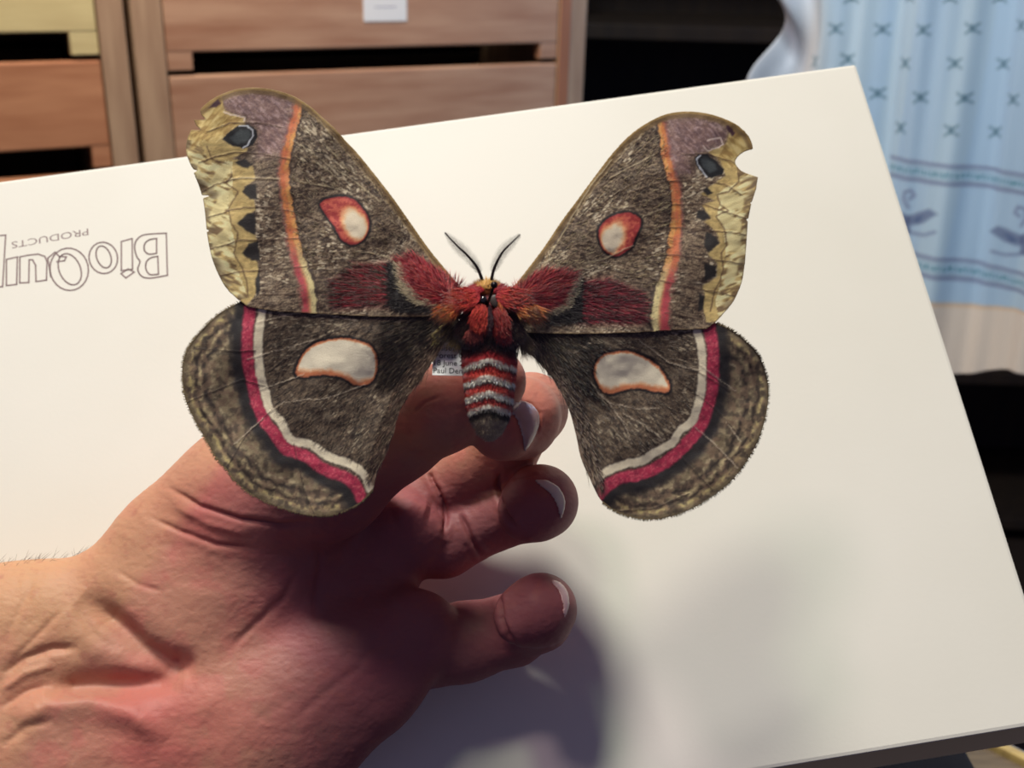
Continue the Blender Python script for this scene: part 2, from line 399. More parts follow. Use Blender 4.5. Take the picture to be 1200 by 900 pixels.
# what carries the box: a dark cushion-topped chest behind, a dark table in front
tb = min((TR+A*a+B*b-box_n*(TH+.003))[2] for a in (0, bw) for b in (0, bh))
tblz = tb-.0005
tc = BRc-box_n*TH
txr = hit(1136, 886, np.array([0, 0, tblz]), np.array([0, 0, 1.0]))[0]-tc[0]
table = empty('dark_table', (tc[0]-.2, tc[1]+.25, 0), 'dark table carrying the white box, mostly hidden', 'table')
slab('tabletop', O0, Xw, Yw, Zu, tc[0]-.75, tc[0]+txr, tc[1]-.05, tc[1]+.60, tblz-.03, tblz, m_black, table, .002)
for sx in (tc[0]-.71, tc[0]+txr-.07):
    for sy in (tc[1]-.01, tc[1]+.53): slab('leg', O0, Xw, Yw, Zu, sx, sx+.05, sy, sy+.05, 0, tblz-.03, m_black, table, .002)
mid = TR+A*.30+B*.10-box_n*(TH+.003)
slab('support_block', O0, Xw, Yw, Zu, mid[0]-.16, mid[0]+.16, mid[1]+.03, mid[1]+.16, tblz, mid[2]-.0, m_black, table)
# slatted wooden bench at the lower right corner
bd = .62
bp0 = P(1180, 905, bd)
bench = empty('wooden_bench', (bp0[0]+.1, bp0[1], 0), 'slatted wooden bench at the bottom right corner of the frame', 'bench')
bz = bp0[2]; zp = np.array([0, 0, bz]); zn = np.array([0, 0, 1.0]); b0 = hit(1156, 866, zp, zn)
bU = hit(1200, 888, zp, zn)-b0; bU /= np.linalg.norm(bU); bV = np.array([-bU[1], bU[0], 0])
bo = (b0-bV*.0065)*[1, 1, 0]
for k, (w0, w1, mm) in enumerate(((-.075, -.0385, m_brownwood), (-.037, -.001, m_brownwood), (0.0, .0065, m_gold), (.009, .0125, m_greymetal))):
    sl = slab('slat', bo+[0, 0, bz], bU, bV, Zu, -.022, .30, w0, w1, -.012, 0.004*(k == 2), mm, bench, .001)
c0 = bo
for a in (.02, .26):
    for b_ in (-.07, -.01): slab('leg', c0, bU, bV, Zu, a, a+.02, b_, b_+.02, 0, bz-.012, m_brownwood, bench)

# ------------------------------------------------------------------ curtain
ca = math.radians(-44)
kU = np.array([math.cos(ca), math.sin(ca), 0]); kN = np.array([math.sin(ca), -math.cos(ca), 0])
kP = P(1060, 200, 1.02)
def kpx(px, py): return hit(np.asarray(px, float), np.asarray(py, float), kP, kN)
Z4 = lambda pts: [(860+x/1.956, y/1.956) for x, y in pts]
h0 = (kpx(895, 30)-kP)@kU; h1 = (kpx(1420, 200)-kP)@kU
su = np.arange(h0, h1, .0016)
zbot = (kpx(1160, 440)-kP)[2]; ztop = .42
sv = np.arange(zbot, ztop, .0016)
SU, SV = np.meshgrid(su, sv); flat = kP+SU.ravel()[:, None]*kU+SV.ravel()[:, None]*Zu
px, py = proj(flat)
uu, vv = SU.ravel(), SV.ravel()
pc = Paint(px, py, (178, 208, 232)); n1 = fbm(px/40, py/40, 5)
lf = sstep(985, 930, px); pc.mix((196, 192, 192), lf*.8)  # grey left edge: warmer room light on the cloth, painted in
pc.mix((150, 190, 235), .35*sstep(.45, .7, vnoise(uu*45, vv*2, 9)))
xm = [(333, 68), (443, 68), (547, 65), (660, 58), (392, 145), (510, 145), (608, 148), (322, 215), (435, 222), (530, 225), (641, 228), (381, 293), (503, 298), (590, 305), (235, 65), (262, 135), (180, 140), (400, -8), (500, -6), (270, -6), (600, -6)]
xm = Z4(xm)
xm += [(x+dx, y+dy) for x, y in xm for dx, dy in ((0, -155), (225, 20), (225, -135)) if not (x+dx < 1215 and y+dy > -15)]
for x, y in xm:
    k = (abs(px-x) < 11) & (abs(py-y) < 11)
    if not k.any(): continue
    sub = Paint(px[k], py[k], (0, 0, 0)); sub.c = pc.c[k]
    for l in ([(x-7, y-6), (x+7, y+6)], [(x+7, y-5.5), (x-7, y+6)], [(x, y-4), (x, y+4)]): sub.stroke(l, 2.4, (66, 104, 126), 2.4, .72)
    pc.c[k] = sub.c
def band(y0, slope):
    l = lambda dy, x=1040, x2=1420: [(x, y0+dy+(x-1050)*slope), (x2, y0+dy+(x2-1050)*slope)]
    pc.stroke(l(0), 4.5, (118, 130, 166), 3, .75); pc.stroke(l(21), 5, (118, 130, 166), 3, .75)
    pc.stroke(l(4.5), 1.5, (120, 150, 170), 1.5, .5); pc.stroke(l(17), 1.5, (120, 150, 170), 1.5, .5)
    d = pdist(px, py, l(11))[0]; ph = (np.sin(px*1.35) > -.2); pc.mix((70, 134, 158), .85*ph*(1-sstep(2, 4, d)))
band(186, .125); band(292, .19)
def bird(x, y, s=1.0, fl=1):
    q = lambda pts: [(x+fl*a*s, y+b*s) for a, b in pts]
    pc.stroke(q([(0, -4), (6, -14), (4, -24), (-4, -26), (-8, -19), (-2, -15)]), 4, (118, 132, 172), 3, .75)
    pc.fill(q([(-42, 4), (-30, -3), (-14, 2), (2, 8), (6, 16), (-6, 20), (-22, 16), (-32, 9)]), (104, 122, 160), 3, .8)
    pc.fill(q([(-24, 5), (-12, 8), (-4, 14), (-14, 16)]), (66, 92, 140), 3, .6)
    pc.stroke(q([(-38, 27), (-24, 31), (-6, 30), (6, 28)]), 4, (118, 134, 172), 3, .7)
    pc.fill(q([(-2, 8), (10, 2), (14, 30), (-2, 30)]), (84, 98, 140), 3, .7)
bird(1198, 268); bird(1066, 246, .9, -1); bird(1330, 290, 1)
yh = 352+(px-1110)*.17
pc.mix((222, 214, 204), sstep(-4, 2, py-yh)); pc.mix((214, 178, 140), .7*np.exp(-((py-yh)/2.0)**2))
fold = .008*np.sin(uu*62+1.3*np.sin(vv*7))+.003*np.sin(uu*131+2+vv*5)+.001*np.sin(uu*300+vv*15)
lft = sstep(h0+.055, h0, uu); fold += .02*lft*np.sin(vv*60+uu*90)
Vc = flat+kN*fold[:, None]
# gathered, swept edge at the left and gently dipping hem
hem = (uu-h0)*.0; dn = sstep(.10, 0, vv-zbot); Vc[:, 2] += dn*(.013*np.sin(uu*40+2)-.0)
Vc -= kU*(0.012*np.sin(vv*32+1)*sstep(h0+.12, h0, uu))[:, None]
nu, nv = len(su), len(sv); idx = np.arange(nu*nv).reshape(nv, nu)
F = np.stack([idx[:-1, :-1].ravel(), idx[:-1, 1:].ravel(), idx[1:, 1:].ravel(), idx[1:, :-1].ravel()], 1)
cur = mesh('curtain', Vc, F, m_cloth, None, col=pc.c, smooth=True)
tag(cur, 'pale blue curtain with small cross motifs, dotted bands and bird border', 'curtain')
md = cur.modifiers.new('thickness', 'SOLIDIFY'); md.thickness = .0012
rod = [kP+kU*a+Zu*(ztop+.012) for a in np.linspace(h0-.1, h1+.15, 12)]
tag(tube('curtain_rod', rod, .012, m_black, seg=12), 'dark curtain rod holding the pale blue curtain above the frame', 'rod')

# ------------------------------------------------------------------ the moth
DM = .262
moth = empty('moth', P(572, 380, DM), 'large brown and red spread moth with four wings held on a pin', 'moth')
bodyx = 571.
def zdepth(x, y, kind):
    r = np.abs(x-bodyx)/330.0
    f = DM+.0005-.0035*r+.006*r*r+.0004*np.sin((x+y)/23)+.0011*fbm(x/34, y/34, 11)
    if kind == 'fore': return f
    return f+.0007+.0012*sstep(376, 470, y)+.0006*sstep(400, 480, y)*fbm(x/40, y/40, 12)
def scales(p, X, Y, seed, ang, dens=.62, light=(150, 138, 118), dark=(40, 32, 30)):
    c, s = np.cos(ang), np.sin(ang); a = X*c+Y*s; b = -X*s+Y*c
    n = fbm(a/5, b/1.5, seed, 3); n2 = fbm(a/14, b/8, seed+5, 2); n3 = rng.random(len(X))
    p.mix(dark, .75*sstep(.5, .28, n)); p.mix(light, .6*sstep(dens-.12, dens+.12, n*.75+n3*.25)); p.mix((112, 100, 84), .3*sstep(.45, .75, n2))
    p.mix((20, 15, 15), .22*(n3 < .25))
def build_wing(name, outline, painter, kind, step=1.15, veins=()):
    out = spline(outline['pts'], outline.get('n', 4), True) if not outline.get('raw') else np.array(outline['pts'])
    X, Y, Q = sheet(out, step)
    wx = X+2.2*(fbm(X/9, Y/9, 21)-.5)+1.4*(fbm(X/3, Y/3, 22)-.5); wy = Y+2.2*(fbm(X/9, Y/9, 31)-.5)+1.4*(fbm(X/3, Y/3, 32)-.5)
    col = np.clip(painter(X, Y, wx, wy, out)*1.10, 0, .97)
    z = zdepth(X, Y, kind)
    for vn in veins:
        d = pdist(X, Y, vn)[0]; z = z-.00010*np.exp(-(d/1.2)**2)+.00005*np.exp(-(d/4.0)**2)
    V = P(X, Y, z)
    o = mesh(name, V, Q[:, ::-1], m_attr, moth, col=col, smooth=True)
    md = o.modifiers.new('thickness', 'SOLIDIFY'); md.thickness = .0003; md.offset = -1
    return o
LZ = lambda pts: [(200+x/3.3333, 90+y/3.3333) for x, y in pts]
HZ = lambda pts: [(200+x/3.3333, 340+y/3.3333) for x, y in pts]
RZ = lambda pts: [(580+x/3.2156, 110+y/3.2156) for x, y in pts]
QZ = lambda pts: [(580+x/3.3324, 350+y/3.3324) for x, y in pts]

def eyespot(p, T, shape, cres, inner):
    p.fill(T(shape), (200, 170, 140), 5, .25); p.fill(T(shape), (22, 20, 24), 1.5)
    p.fill(T(inner), (84, 92, 92), 4, .65)
    p.stroke(T(cres), 1.7, (214, 216, 220), 1.4, .95)

def paint_fore(T, D):
    def f(X, Y, wx, wy, out):
        p = Paint(X, Y, (104, 84, 68)); p.wx, p.wy = wx, wy
        scales(p, X, Y, 40, D['ang'], .58, light=(176, 156, 124), dark=(44, 30, 24))
        ra = np.arctan2(Y-345, X-571); p.mix((232, 216, 184), .75*sstep(.64, .78, vnoise(ra*170, np.hypot(X-571, Y-345)/5, 44))*sstep(.45, .65, fbm(X/30, Y/30, 45)))  # pale flecks: glints of light painted onto the scales
        # browner basal third, pale costa
        edge = pdist(X, Y, out, True)[0]
        # apex
        p.fill(T(D['apex']), (146, 112, 108), 22, .75); p.mix((96, 74, 78), .5*inside(X, Y, T(D['apex']))*sstep(.48, .3, fbm((X+Y)/9, (X-Y)/3, 67)))
        p.mix((206, 178, 176), .5*inside(X, Y, T(D['apex']))*sstep(.5, .75, fbm((X+Y)/7, (X-Y)/2.4, 61)))
        # outer tan field
        tan = T(D['tan']); a = 1-sstep(-1, 1.2, sdf(wx, wy, tan))
        n = fbm(X/12, Y/3.2, 71); base = np.array([192, 166, 108])/255
        p.c = p.c*(1-a[:, None])+a[:, None]*(base*(.8+.4*n)[:, None])
        inn = inside(X, Y, tan)
        d2 = pdist(wx, wy, T(D['wave']))[0]
        outer = inside(wx, wy, T(D['outer']))
        ph = fbm(X/5.5+Y/16, Y/9-X/18, 77, 2)
        st = fbm(X/13*D['side']+Y/26, Y/3.6-X/9*D['side'], 78, 2); mg = sstep(12, 1, edge)
        p.mix((234, 220, 168), .9*outer*inn*sstep(.42, .6, st)); p.mix((116, 92, 64), .9*outer*inn*sstep(.47, .27, st))
        p.mix((96, 78, 58), .7*outer*inn*mg*sstep(.42, .62, vnoise(X/16, Y/8.5, 79))); p.mix((150, 122, 76), .5*inn*(~outer)*sstep(.5, .75, fbm(X/5, Y/3, 80)))
        p.stroke(T(D['wave']), 1.6, (92, 68, 48), 1.4, .75)
        for g_ in D['cream']: p.fill(T(g_), (222, 206, 150), 3, .8)
        p.fill(T(D['gold']), (188, 158, 90), 8, .6); p.mix((136, 102, 56), .55*inside(X, Y, T(D['gold']))*sstep(.5, .7, fbm((X+Y*D['side'])/4, (X-Y*D['side'])/14, 76))); p.mix((222, 204, 150), .5*inside(X, Y, T(D['gold']))*sstep(.52, .32, fbm((X+Y*D['side'])/4, (X-Y*D['side'])/14, 76)))
        for sp in D['spots']: p.fill(T(sp), (32, 27, 27), 2.5, .95)
        # postmedial band
        bl = spline(T(D['band']), 5); d, t, s = pdist(wx, wy, bl, along=True); w = D['bw'][0]+(D['bw'][1]-D['bw'][0])*t**1.6
        w = w*(.7+.6*fbm(X/5, Y/5, 90)); m_ = 1-sstep(w/2-1.8, w/2+2.2, d); u = d*s*D['side']     # u>0 towards the margin
        up = 1-sstep(.62, .85, t)
        p.mix((158, 88, 82), .7*(1-sstep(w/2, w/2+6, d))*(u > 0)*sstep(.3, .55, fbm(X/2.5, Y/2.5, 93)))
        p.mix((204, 124, 72), m_*up); p.mix((222, 164, 92), m_*up*sstep(1, -2, u)*.8)
        p.mix((186, 86, 72), m_*up*.4*sstep(.4, .6, fbm(X/9, Y/9, 95)))
        k = m_*(1-up); p.mix((182, 70, 78), k*sstep(-2.5, 2, u)*.95); p.mix((218, 200, 144), k*sstep(1.5, -2.5, u)); p.mix((206, 150, 100), k*.6*np.exp(-(u/2.2)**2)); p.mix((110, 90, 76), .35*m_*sstep(.55, .75, fbm(X/2, Y/2, 92)))
        p.mix((60, 48, 44), .6*(np.abs(d-w/2-1.5) < 1.4)*(u < 0))
        # discal spot
        dp = T(D['disc']); sd = sdf(wx, wy, spline(dp, 4, True))
        p.mix((24, 18, 20), 1-sstep(1.2, 3.6, sd)); p.mix((156, 50, 50), 1-sstep(-1.2, .8, sd)); p.mix((200, 100, 78), .8* (1-sstep(-3, -.8, sd))*sstep(.35, .65, fbm(X/3, Y/3, 97)))
        lx, ly = T([D['discc']])[0]; rr = np.hypot((X-lx)*D['disco'][0]+(Y-ly)*D['disco'][1], ((X-lx)*-D['disco'][1]+(Y-ly)*D['disco'][0])*.62)
        rr = rr+4*(fbm(X/4, Y/4, 96)-.5); p.mix((232, 156, 96), (1-sstep(-2.6, -.4, sd))*(1-sstep(11, 18, rr))); p.mix((228, 208, 180), (1-sstep(-4.2, -1.0, sd))*(1-sstep(8, 16, rr)))
        # basal hair field
        p.fill(T(D['dredp']), (128, 32, 40), 18, .7); p.mix((180, 36, 58), .6*inside(X, Y, T(D['dredp']))*sstep(.45, .7, fbm(X/12, Y/2, 99)))
        p.fill(T(D['blk']), (30, 24, 26), 4, .95); p.fill(T(D['cres']), (206, 190, 158), 4, .95); p.fill(T(D['red']), (176, 34, 52), 6, .95)
        p.mix((214, 74, 62), .6*inside(X, Y, T(D['red']))*sstep(.5, .75, fbm((X+Y)/9, (X-Y*D['side'])/2, 98)))
        # costa
        cd = pdist(X, Y, T(D['costa']))[0]; p.mix((112, 86, 52), .8*(1-sstep(5, 9, cd))); p.mix((168, 136, 78), .75*(1-sstep(1.4, 3, cd)))
        p.stroke(T(D['costa2']), 1.2, (198, 172, 122), 1.2, .5)
        for v in D['veins']: p.stroke(T(v), 1.4, (70, 50, 38), 1.3, .7)
        for v in D['pveins']: p.stroke(T(v), 1.2, (198, 182, 146), 1.2, .75)
        p.fill(T(D['dark']), (54, 24, 40), 2, .9)
        p.stroke(T(D['zig']), 1.6, (240, 214, 200), 1.3, .95)
        eyespot(p, T, D['eye'], D['eyec'], D['eyei'])
        p.mix((120, 96, 60), .5*(edge < 1.1))
        return p.c
    return f
LF = dict(ang=-.25, side=1, bw=(8, 17),
 apex=[(190, 110), (240, 70), (330, 50), (420, 60), (475, 95), (470, 200), (440, 300), (340, 310), (340, 200), (290, 160), (200, 140)],
 tan=[(100, 60), (200, 60), (205, 130), (290, 160), (290, 190), (300, 290), (240, 320), (320, 350), (330, 400), (285, 430), (325, 475), (330, 520), (268, 570), (328, 610), (340, 640), (285, 690), (338, 725), (345, 790), (325, 860), (290, 900), (100, 900), (20, 300)],
 outer=[(110, 250), (150, 330), (240, 330), (245, 400), (225, 470), (232, 560), (250, 640), (250, 720), (300, 860), (200, 900), (20, 600), (30, 240)],
 wave=[(140, 270), (160, 320), (232, 345), (240, 390), (215, 415), (262, 450), (245, 480), (228, 520), (238, 575), (262, 610), (258, 650), (246, 690), (280, 750), (296, 800), (302, 860)],
 cream=[[(150, 410), (200, 345), (238, 338), (240, 365), (200, 410), (165, 440)], [(150, 540), (190, 470), (240, 440), (250, 470), (200, 540), (160, 580)], [(160, 640), (200, 600), (230, 560), (240, 600), (215, 670), (175, 690)]],
 gold=[(118, 125), (190, 75), (215, 140), (290, 165), (240, 200), (180, 260), (130, 250), (80, 280), (80, 200)],
 spots=[[(250, 335), (290, 322), (318, 340), (300, 356), (275, 352)], [(280, 450), (300, 425), (330, 415), (340, 480), (310, 480)], [(262, 572), (300, 535), (330, 530), (332, 615), (300, 605)], [(280, 690), (305, 650), (342, 640), (348, 715), (315, 718)], [(330, 790), (345, 760), (352, 830), (335, 860)]],
 band=[(500, 92), (492, 150), (478, 200), (466, 250), (452, 310), (445, 360), (445, 410), (452, 460), (462, 520), (472, 580), (482, 640), (494, 690), (508, 740), (530, 800), (540, 860), (545, 920)],
 disc=[(585, 500), (620, 475), (680, 467), (730, 490), (768, 540), (778, 590), (755, 635), (710, 655), (665, 635), (640, 590), (610, 545)], discc=(722, 578), disco=(.85, -.5),
 dredp=[(640, 800), (740, 740), (850, 730), (862, 890), (640, 900)], blk=[(845, 730), (885, 730), (895, 820), (960, 890), (1060, 920), (880, 920), (850, 890)],
 cres=[(880, 730), (915, 735), (925, 800), (980, 855), (1060, 890), (960, 890), (900, 840), (878, 780)], red=[(880, 725), (960, 700), (1130, 815), (1160, 900), (1060, 900), (980, 860), (925, 800), (912, 745)],
 costa=[(1130, 815), (1060, 735), (1000, 660), (930, 560), (870, 475), (800, 385), (740, 310), (680, 245), (640, 200), (590, 155), (545, 115), (480, 75), (400, 50), (320, 42), (250, 50), (190, 72), (118, 125)],
 costa2=[(1080, 800), (1000, 690), (900, 560), (800, 430), (700, 310), (600, 190), (540, 140)],
 veins=[[(840, 500), (760, 420), (640, 310), (500, 200)], [(480, 325), (350, 300), (250, 295), (180, 310), (110, 335)], [(420, 400), (270, 395), (180, 420), (120, 450)], [(410, 507), (260, 515), (150, 548)], [(500, 632), (270, 640), (150, 675)], [(820, 705), (520, 742), (250, 765), (180, 780)], [(440, 200), (340, 180), (240, 180), (140, 215)], [(500, 850), (340, 850)], [(640, 600), (580, 560), (500, 530), (330, 505)]],
 pveins=[[(670, 440), (560, 420), (490, 405)], [(820, 490), (720, 410), (620, 340)], [(860, 710), (790, 690), (720, 680)], [(640, 370), (560, 300), (480, 250)], [(430, 400), (300, 395), (240, 398)], [(560, 330), (660, 400)], [(600, 260), (700, 370)]],
 dark=[(150, 120), (185, 88), (196, 105), (178, 118)], zig=[(208, 138), (235, 146), (262, 150), (290, 160), (287, 172)],
 eye=[(200, 245), (230, 212), (265, 190), (305, 186), (335, 205), (340, 235), (320, 268), (285, 280), (240, 270)], eyec=[(268, 192), (300, 192), (322, 208), (324, 230), (306, 252), (300, 266), (282, 277)], eyei=[(230, 240), (270, 205), (305, 205), (318, 225), (300, 250), (260, 265)])
lf_out = list(spline(LZ([(1150, 840), (1060, 735), (1000, 660), (930, 560), (870, 475), (800, 385), (740, 310), (680, 245), (640, 200), (590, 155), (545, 115), (480, 75), (400, 50), (320, 42), (250, 50), (190, 72), (150, 95), (118, 125), (120, 150)]), 4))+LZ([(138, 168), (90, 168), (100, 190), (118, 208), (80, 208)])+list(spline(LZ([(66, 236), (60, 290), (74, 335), (88, 362)]), 4))+LZ([(104, 364), (90, 376)])+list(spline(LZ([(90, 376), (108, 420), (122, 462)]), 4))+LZ([(160, 463), (126, 474)])+list(spline(LZ([(126, 474), (134, 530), (140, 596)]), 4))+LZ([(156, 600), (141, 606)])+list(spline(LZ([(141, 606), (150, 660), (165, 720), (190, 780), (220, 830), (260, 868)]), 4))+LZ([(300, 898), (400, 915), (560, 925), (760, 935), (930, 938), (1080, 935), (1180, 900)])
build_wing('forewing', dict(pts=lf_out, raw=True), paint_fore(LZ, LF), 'fore', veins=[LZ(v) for v in LF['veins']+LF['pveins']])
RF = dict(ang=.25, side=-1, bw=(8, 20),
 apex=[(650, 90), (740, 85), (830, 105), (890, 150), (860, 190), (790, 215), (730, 240), (740, 300), (660, 310), (640, 200)],
 tan=[(860, 80), (890, 150), (870, 190), (800, 215), (850, 250), (870, 310), (830, 335), (775, 378), (832, 400), (780, 420), (800, 445), (815, 470), (788, 482), (838, 520), (848, 560), (803, 602), (838, 640), (838, 690), (783, 722), (792, 760), (783, 800), (800, 860), (1010, 860), (1010, 100)],
 outer=[(925, 250), (915, 330), (835, 375), (850, 415), (835, 460), (862, 510), (868, 570), (865, 640), (850, 700), (830, 790), (850, 870), (1010, 860), (1010, 250)],
 wave=[(915, 270), (920, 330), (880, 370), (838, 380), (850, 420), (880, 440), (832, 462), (866, 510), (875, 570), (850, 600), (862, 660), (850, 700), (828, 740), (812, 820)],
 cream=[[(840, 380), (900, 375), (940, 400), (930, 440), (870, 430)], [(838, 465), (880, 450), (930, 480), (925, 520), (870, 505)], [(880, 540), (930, 530), (925, 600), (880, 590)], [(880, 640), (920, 620), (910, 690), (870, 700)]],
 gold=[(890, 120), (950, 150), (972, 195), (910, 235), (905, 270), (870, 290), (840, 240), (870, 190)],
 spots=[[(780, 365), (800, 352), (822, 372), (800, 384)], [(765, 440), (790, 440), (812, 465), (785, 478), (762, 468)], [(795, 520), (830, 535), (845, 560), (805, 600), (790, 570)], [(790, 640), (832, 650), (835, 688), (790, 705)], [(770, 750), (790, 765), (786, 810), (765, 820)]],
 band=[(628, 120), (636, 180), (645, 240), (662, 300), (677, 350), (682, 400), (682, 450), (680, 510), (674, 560), (672, 610), (658, 660), (642, 710), (628, 770), (620, 820), (622, 880)],
 disc=[(394, 500), (440, 460), (490, 447), (530, 458), (552, 482), (535, 530), (515, 575), (480, 605), (445, 612), (410, 588), (392, 545)], discc=(440, 548), disco=(.85, .5),
 dredp=[(325, 710), (420, 700), (560, 760), (560, 860), (320, 860)], blk=[(300, 690), (332, 700), (330, 860), (180, 870), (190, 830), (280, 800)],
 cres=[(300, 680), (318, 700), (305, 760), (270, 810), (200, 835), (200, 815), (250, 790), (275, 740)], red=[(60, 745), (170, 670), (300, 675), (280, 735), (250, 790), (150, 830), (60, 860)],
 costa=[(70, 725), (130, 650), (190, 570), (250, 480), (310, 400), (380, 305), (450, 215), (520, 145), (590, 100), (650, 75), (720, 66), (790, 72), (850, 88), (910, 115), (950, 150), (972, 190)],
 costa2=[(100, 740), (160, 690), (200, 610), (260, 520), (330, 420), (400, 320), (480, 225), (560, 150)],
 veins=[[(320, 500), (420, 400), (520, 340), (640, 290)], [(480, 380), (640, 330), (780, 325), (860, 340), (930, 380)], [(400, 450), (560, 420), (780, 415), (900, 455), (950, 470)], [(560, 500), (700, 505), (870, 520), (945, 530)], [(520, 600), (700, 610), (860, 630), (935, 640)], [(400, 655), (560, 690), (760, 735), (900, 760)], [(560, 230), (480, 290), (400, 350)], [(640, 825), (780, 850)], [(700, 230), (800, 225), (900, 260)]],
 pveins=[[(170, 690), (205, 615), (295, 455), (360, 350), (440, 250)], [(330, 640), (420, 620), (520, 570)], [(350, 460), (430, 430), (500, 425)], [(430, 320), (530, 265), (600, 230)], [(300, 665), (380, 645), (400, 660)], [(120, 740), (180, 665)], [(560, 460), (660, 420)]],
 dark=[(870, 120), (880, 118), (905, 145), (895, 160), (880, 145)], zig=[(785, 195), (800, 215), (830, 205), (860, 190), (850, 165), (800, 175)],
 eye=[(752, 245), (765, 230), (800, 228), (835, 255), (862, 285), (858, 305), (815, 318), (785, 302), (762, 275)], eyec=[(775, 232), (760, 245), (768, 270), (785, 295), (800, 312)], eyei=[(775, 245), (800, 240), (830, 265), (840, 285), (810, 300), (785, 280)])
rf_out = list(spline(RZ([(30, 760), (70, 725), (130, 650), (190, 570), (250, 480), (310, 400), (380, 305), (450, 215), (520, 145), (590, 100), (650, 75), (720, 66), (790, 72), (850, 88), (910, 115), (950, 150), (968, 185), (972, 208)]), 4))+list(spline(RZ([(972, 208), (940, 218), (915, 238), (905, 256), (912, 272), (928, 290)]), 4))+RZ([(928, 290), (950, 300), (991, 314), (984, 360), (968, 408), (958, 410), (966, 414), (955, 470), (944, 474), (953, 480), (948, 560), (942, 640)])+list(spline(RZ([(940, 650), (930, 710), (900, 780), (860, 830), (830, 862)]), 4))+RZ([(800, 885), (680, 890), (520, 900), (300, 905), (100, 900), (20, 860)])
build_wing('forewing', dict(pts=rf_out, raw=True), paint_fore(RZ, RF), 'fore', veins=[RZ(v) for v in RF['veins']+RF['pveins']])

def paint_hind(T, D):
    def f(X, Y, wx, wy, out):
        p = Paint(X, Y, (88, 72, 58)); wx = wx+1.6*(fbm(X/2.2, Y/2.2, 61)-.5); wy = wy+1.6*(fbm(X/2.2, Y/2.2, 62)-.5); p.wx, p.wy = wx, wy
        scales(p, X, Y, 50, D['ang'], .66, light=(146, 126, 100), dark=(38, 27, 22))
        ra = np.arctan2(Y-350, X-571); p.mix((210, 194, 162), .6*sstep(.66, .8, vnoise(ra*170, np.hypot(X-571, Y-350)/5, 46))*sstep(.4, .65, fbm(X/30, Y/30, 47)))  # finer glints, painted as pale flecks in the wing colour
        wl = spline(T(D['white']), 5); rl = spline(T(D['red']), 5)
        region = np.array(list(rl)+T(D['far'])); ext = inside(X, Y, region)
        edge = pdist(X, Y, spline(T(D['out']), 4, True), True)[0]
        ew = edge+9*(fbm(X/12, Y/12, 55)-.5)+3*(fbm(X/4, Y/4, 56)-.5); nb = sstep(.36, .58, fbm(X/5, Y/5, 64)); nb2 = sstep(.36, .58, fbm(X/7, Y/7, 65))
        dr = pdist(wx, wy, rl)[0]
        # submarginal wavy bands of olive, black and tan
        v = ext.astype(float)
        p.mix((136, 120, 92), v*.85); n = fbm(X/6, Y/6, 57)
        p.mix((204, 184, 122), v*.75*np.exp(-((ew-9)/2.6)**2)*sstep(.35, .6, n)); p.mix((50, 38, 32), v*.95*(.35+.65*nb)*np.exp(-((ew-15)/2.6)**2))
        p.mix((196, 176, 132), v*.9*(.4+.6*nb2)*np.exp(-((ew-20)/2.4)**2)); p.mix((52, 42, 38), v*.95*(.4+.6*nb)*np.exp(-((ew-26)/2.8)**2))
        p.mix((190, 172, 136), v*.85*(.3+.7*nb2)*np.exp(-((ew-33)/2.2)**2)); p.mix((110, 84, 70), v*.5*(1-nb)); p.mix((96, 82, 60), v*.6*(ew < 4))
        p.mix((34, 30, 32), v*.95*(1-sstep(15, 25, dr+9*(fbm(X/11, Y/11, 58)-.5)))); p.mix((44, 36, 32), .5*v*sstep(.55, .3, n))
        
        p.stroke(wl, D['ww']+3, (40, 30, 30), 2, .5); p.stroke(rl, D['rw'], (172, 46, 74), 4, .97); p.mix((206, 104, 108), .6*(dr < D['rw']/2-1)*sstep(.48, .7, fbm(X/2.5, Y/2.5, 59))); p.mix((120, 34, 56), .5*(dr < D['rw']/2)*sstep(.5, .3, fbm(X/3, Y/3, 63)))
        p.stroke(wl, D['ww'], (220, 206, 178), 3, .98); p.mix((200, 182, 150), .35*(pdist(wx, wy, wl)[0] < D['ww']/2)*sstep(.5, .75, fbm(X/3, Y/3, 60)))
        mp = spline(T(D['moon']), 4, True); sd = sdf(wx, wy, mp)
        p.mix((20, 15, 17), 1-sstep(1.6, 4, sd)); p.mix((178, 104, 72), 1-sstep(-.8, 1, sd)); p.mix((220, 150, 98), 1-sstep(-2.6, -.6, sd)); p.mix((176, 92, 62), .6*(1-sstep(-2.6, -.6, sd))*(1-sstep(1, 6, pdist(X, Y, T(D['moonlow']))[0])))
        low = pdist(X, Y, T(D['moonlow']))[0]; p.mix((228, 212, 186), (1-sstep(-3.4, -1.6, sd))*sstep(1.5, 9, low+sstep(.3, .8, fbm(X/4, Y/4, 66))*2))
        for vn in D['veins']: p.stroke(T(vn), 1.1, (44, 34, 30), 1.3, .65)
        for vn in D['pveins']: p.stroke(T(vn), 1.1, (196, 180, 156), 1.2, .75)
        hd = pdist(X, Y, T(D['inner']))[0]; p.mix((138, 112, 92), .75*(1-sstep(3, 16, hd)))
        p.fill(T(D['root']), (46, 36, 30), 10, .8)
        return p.c
    return f
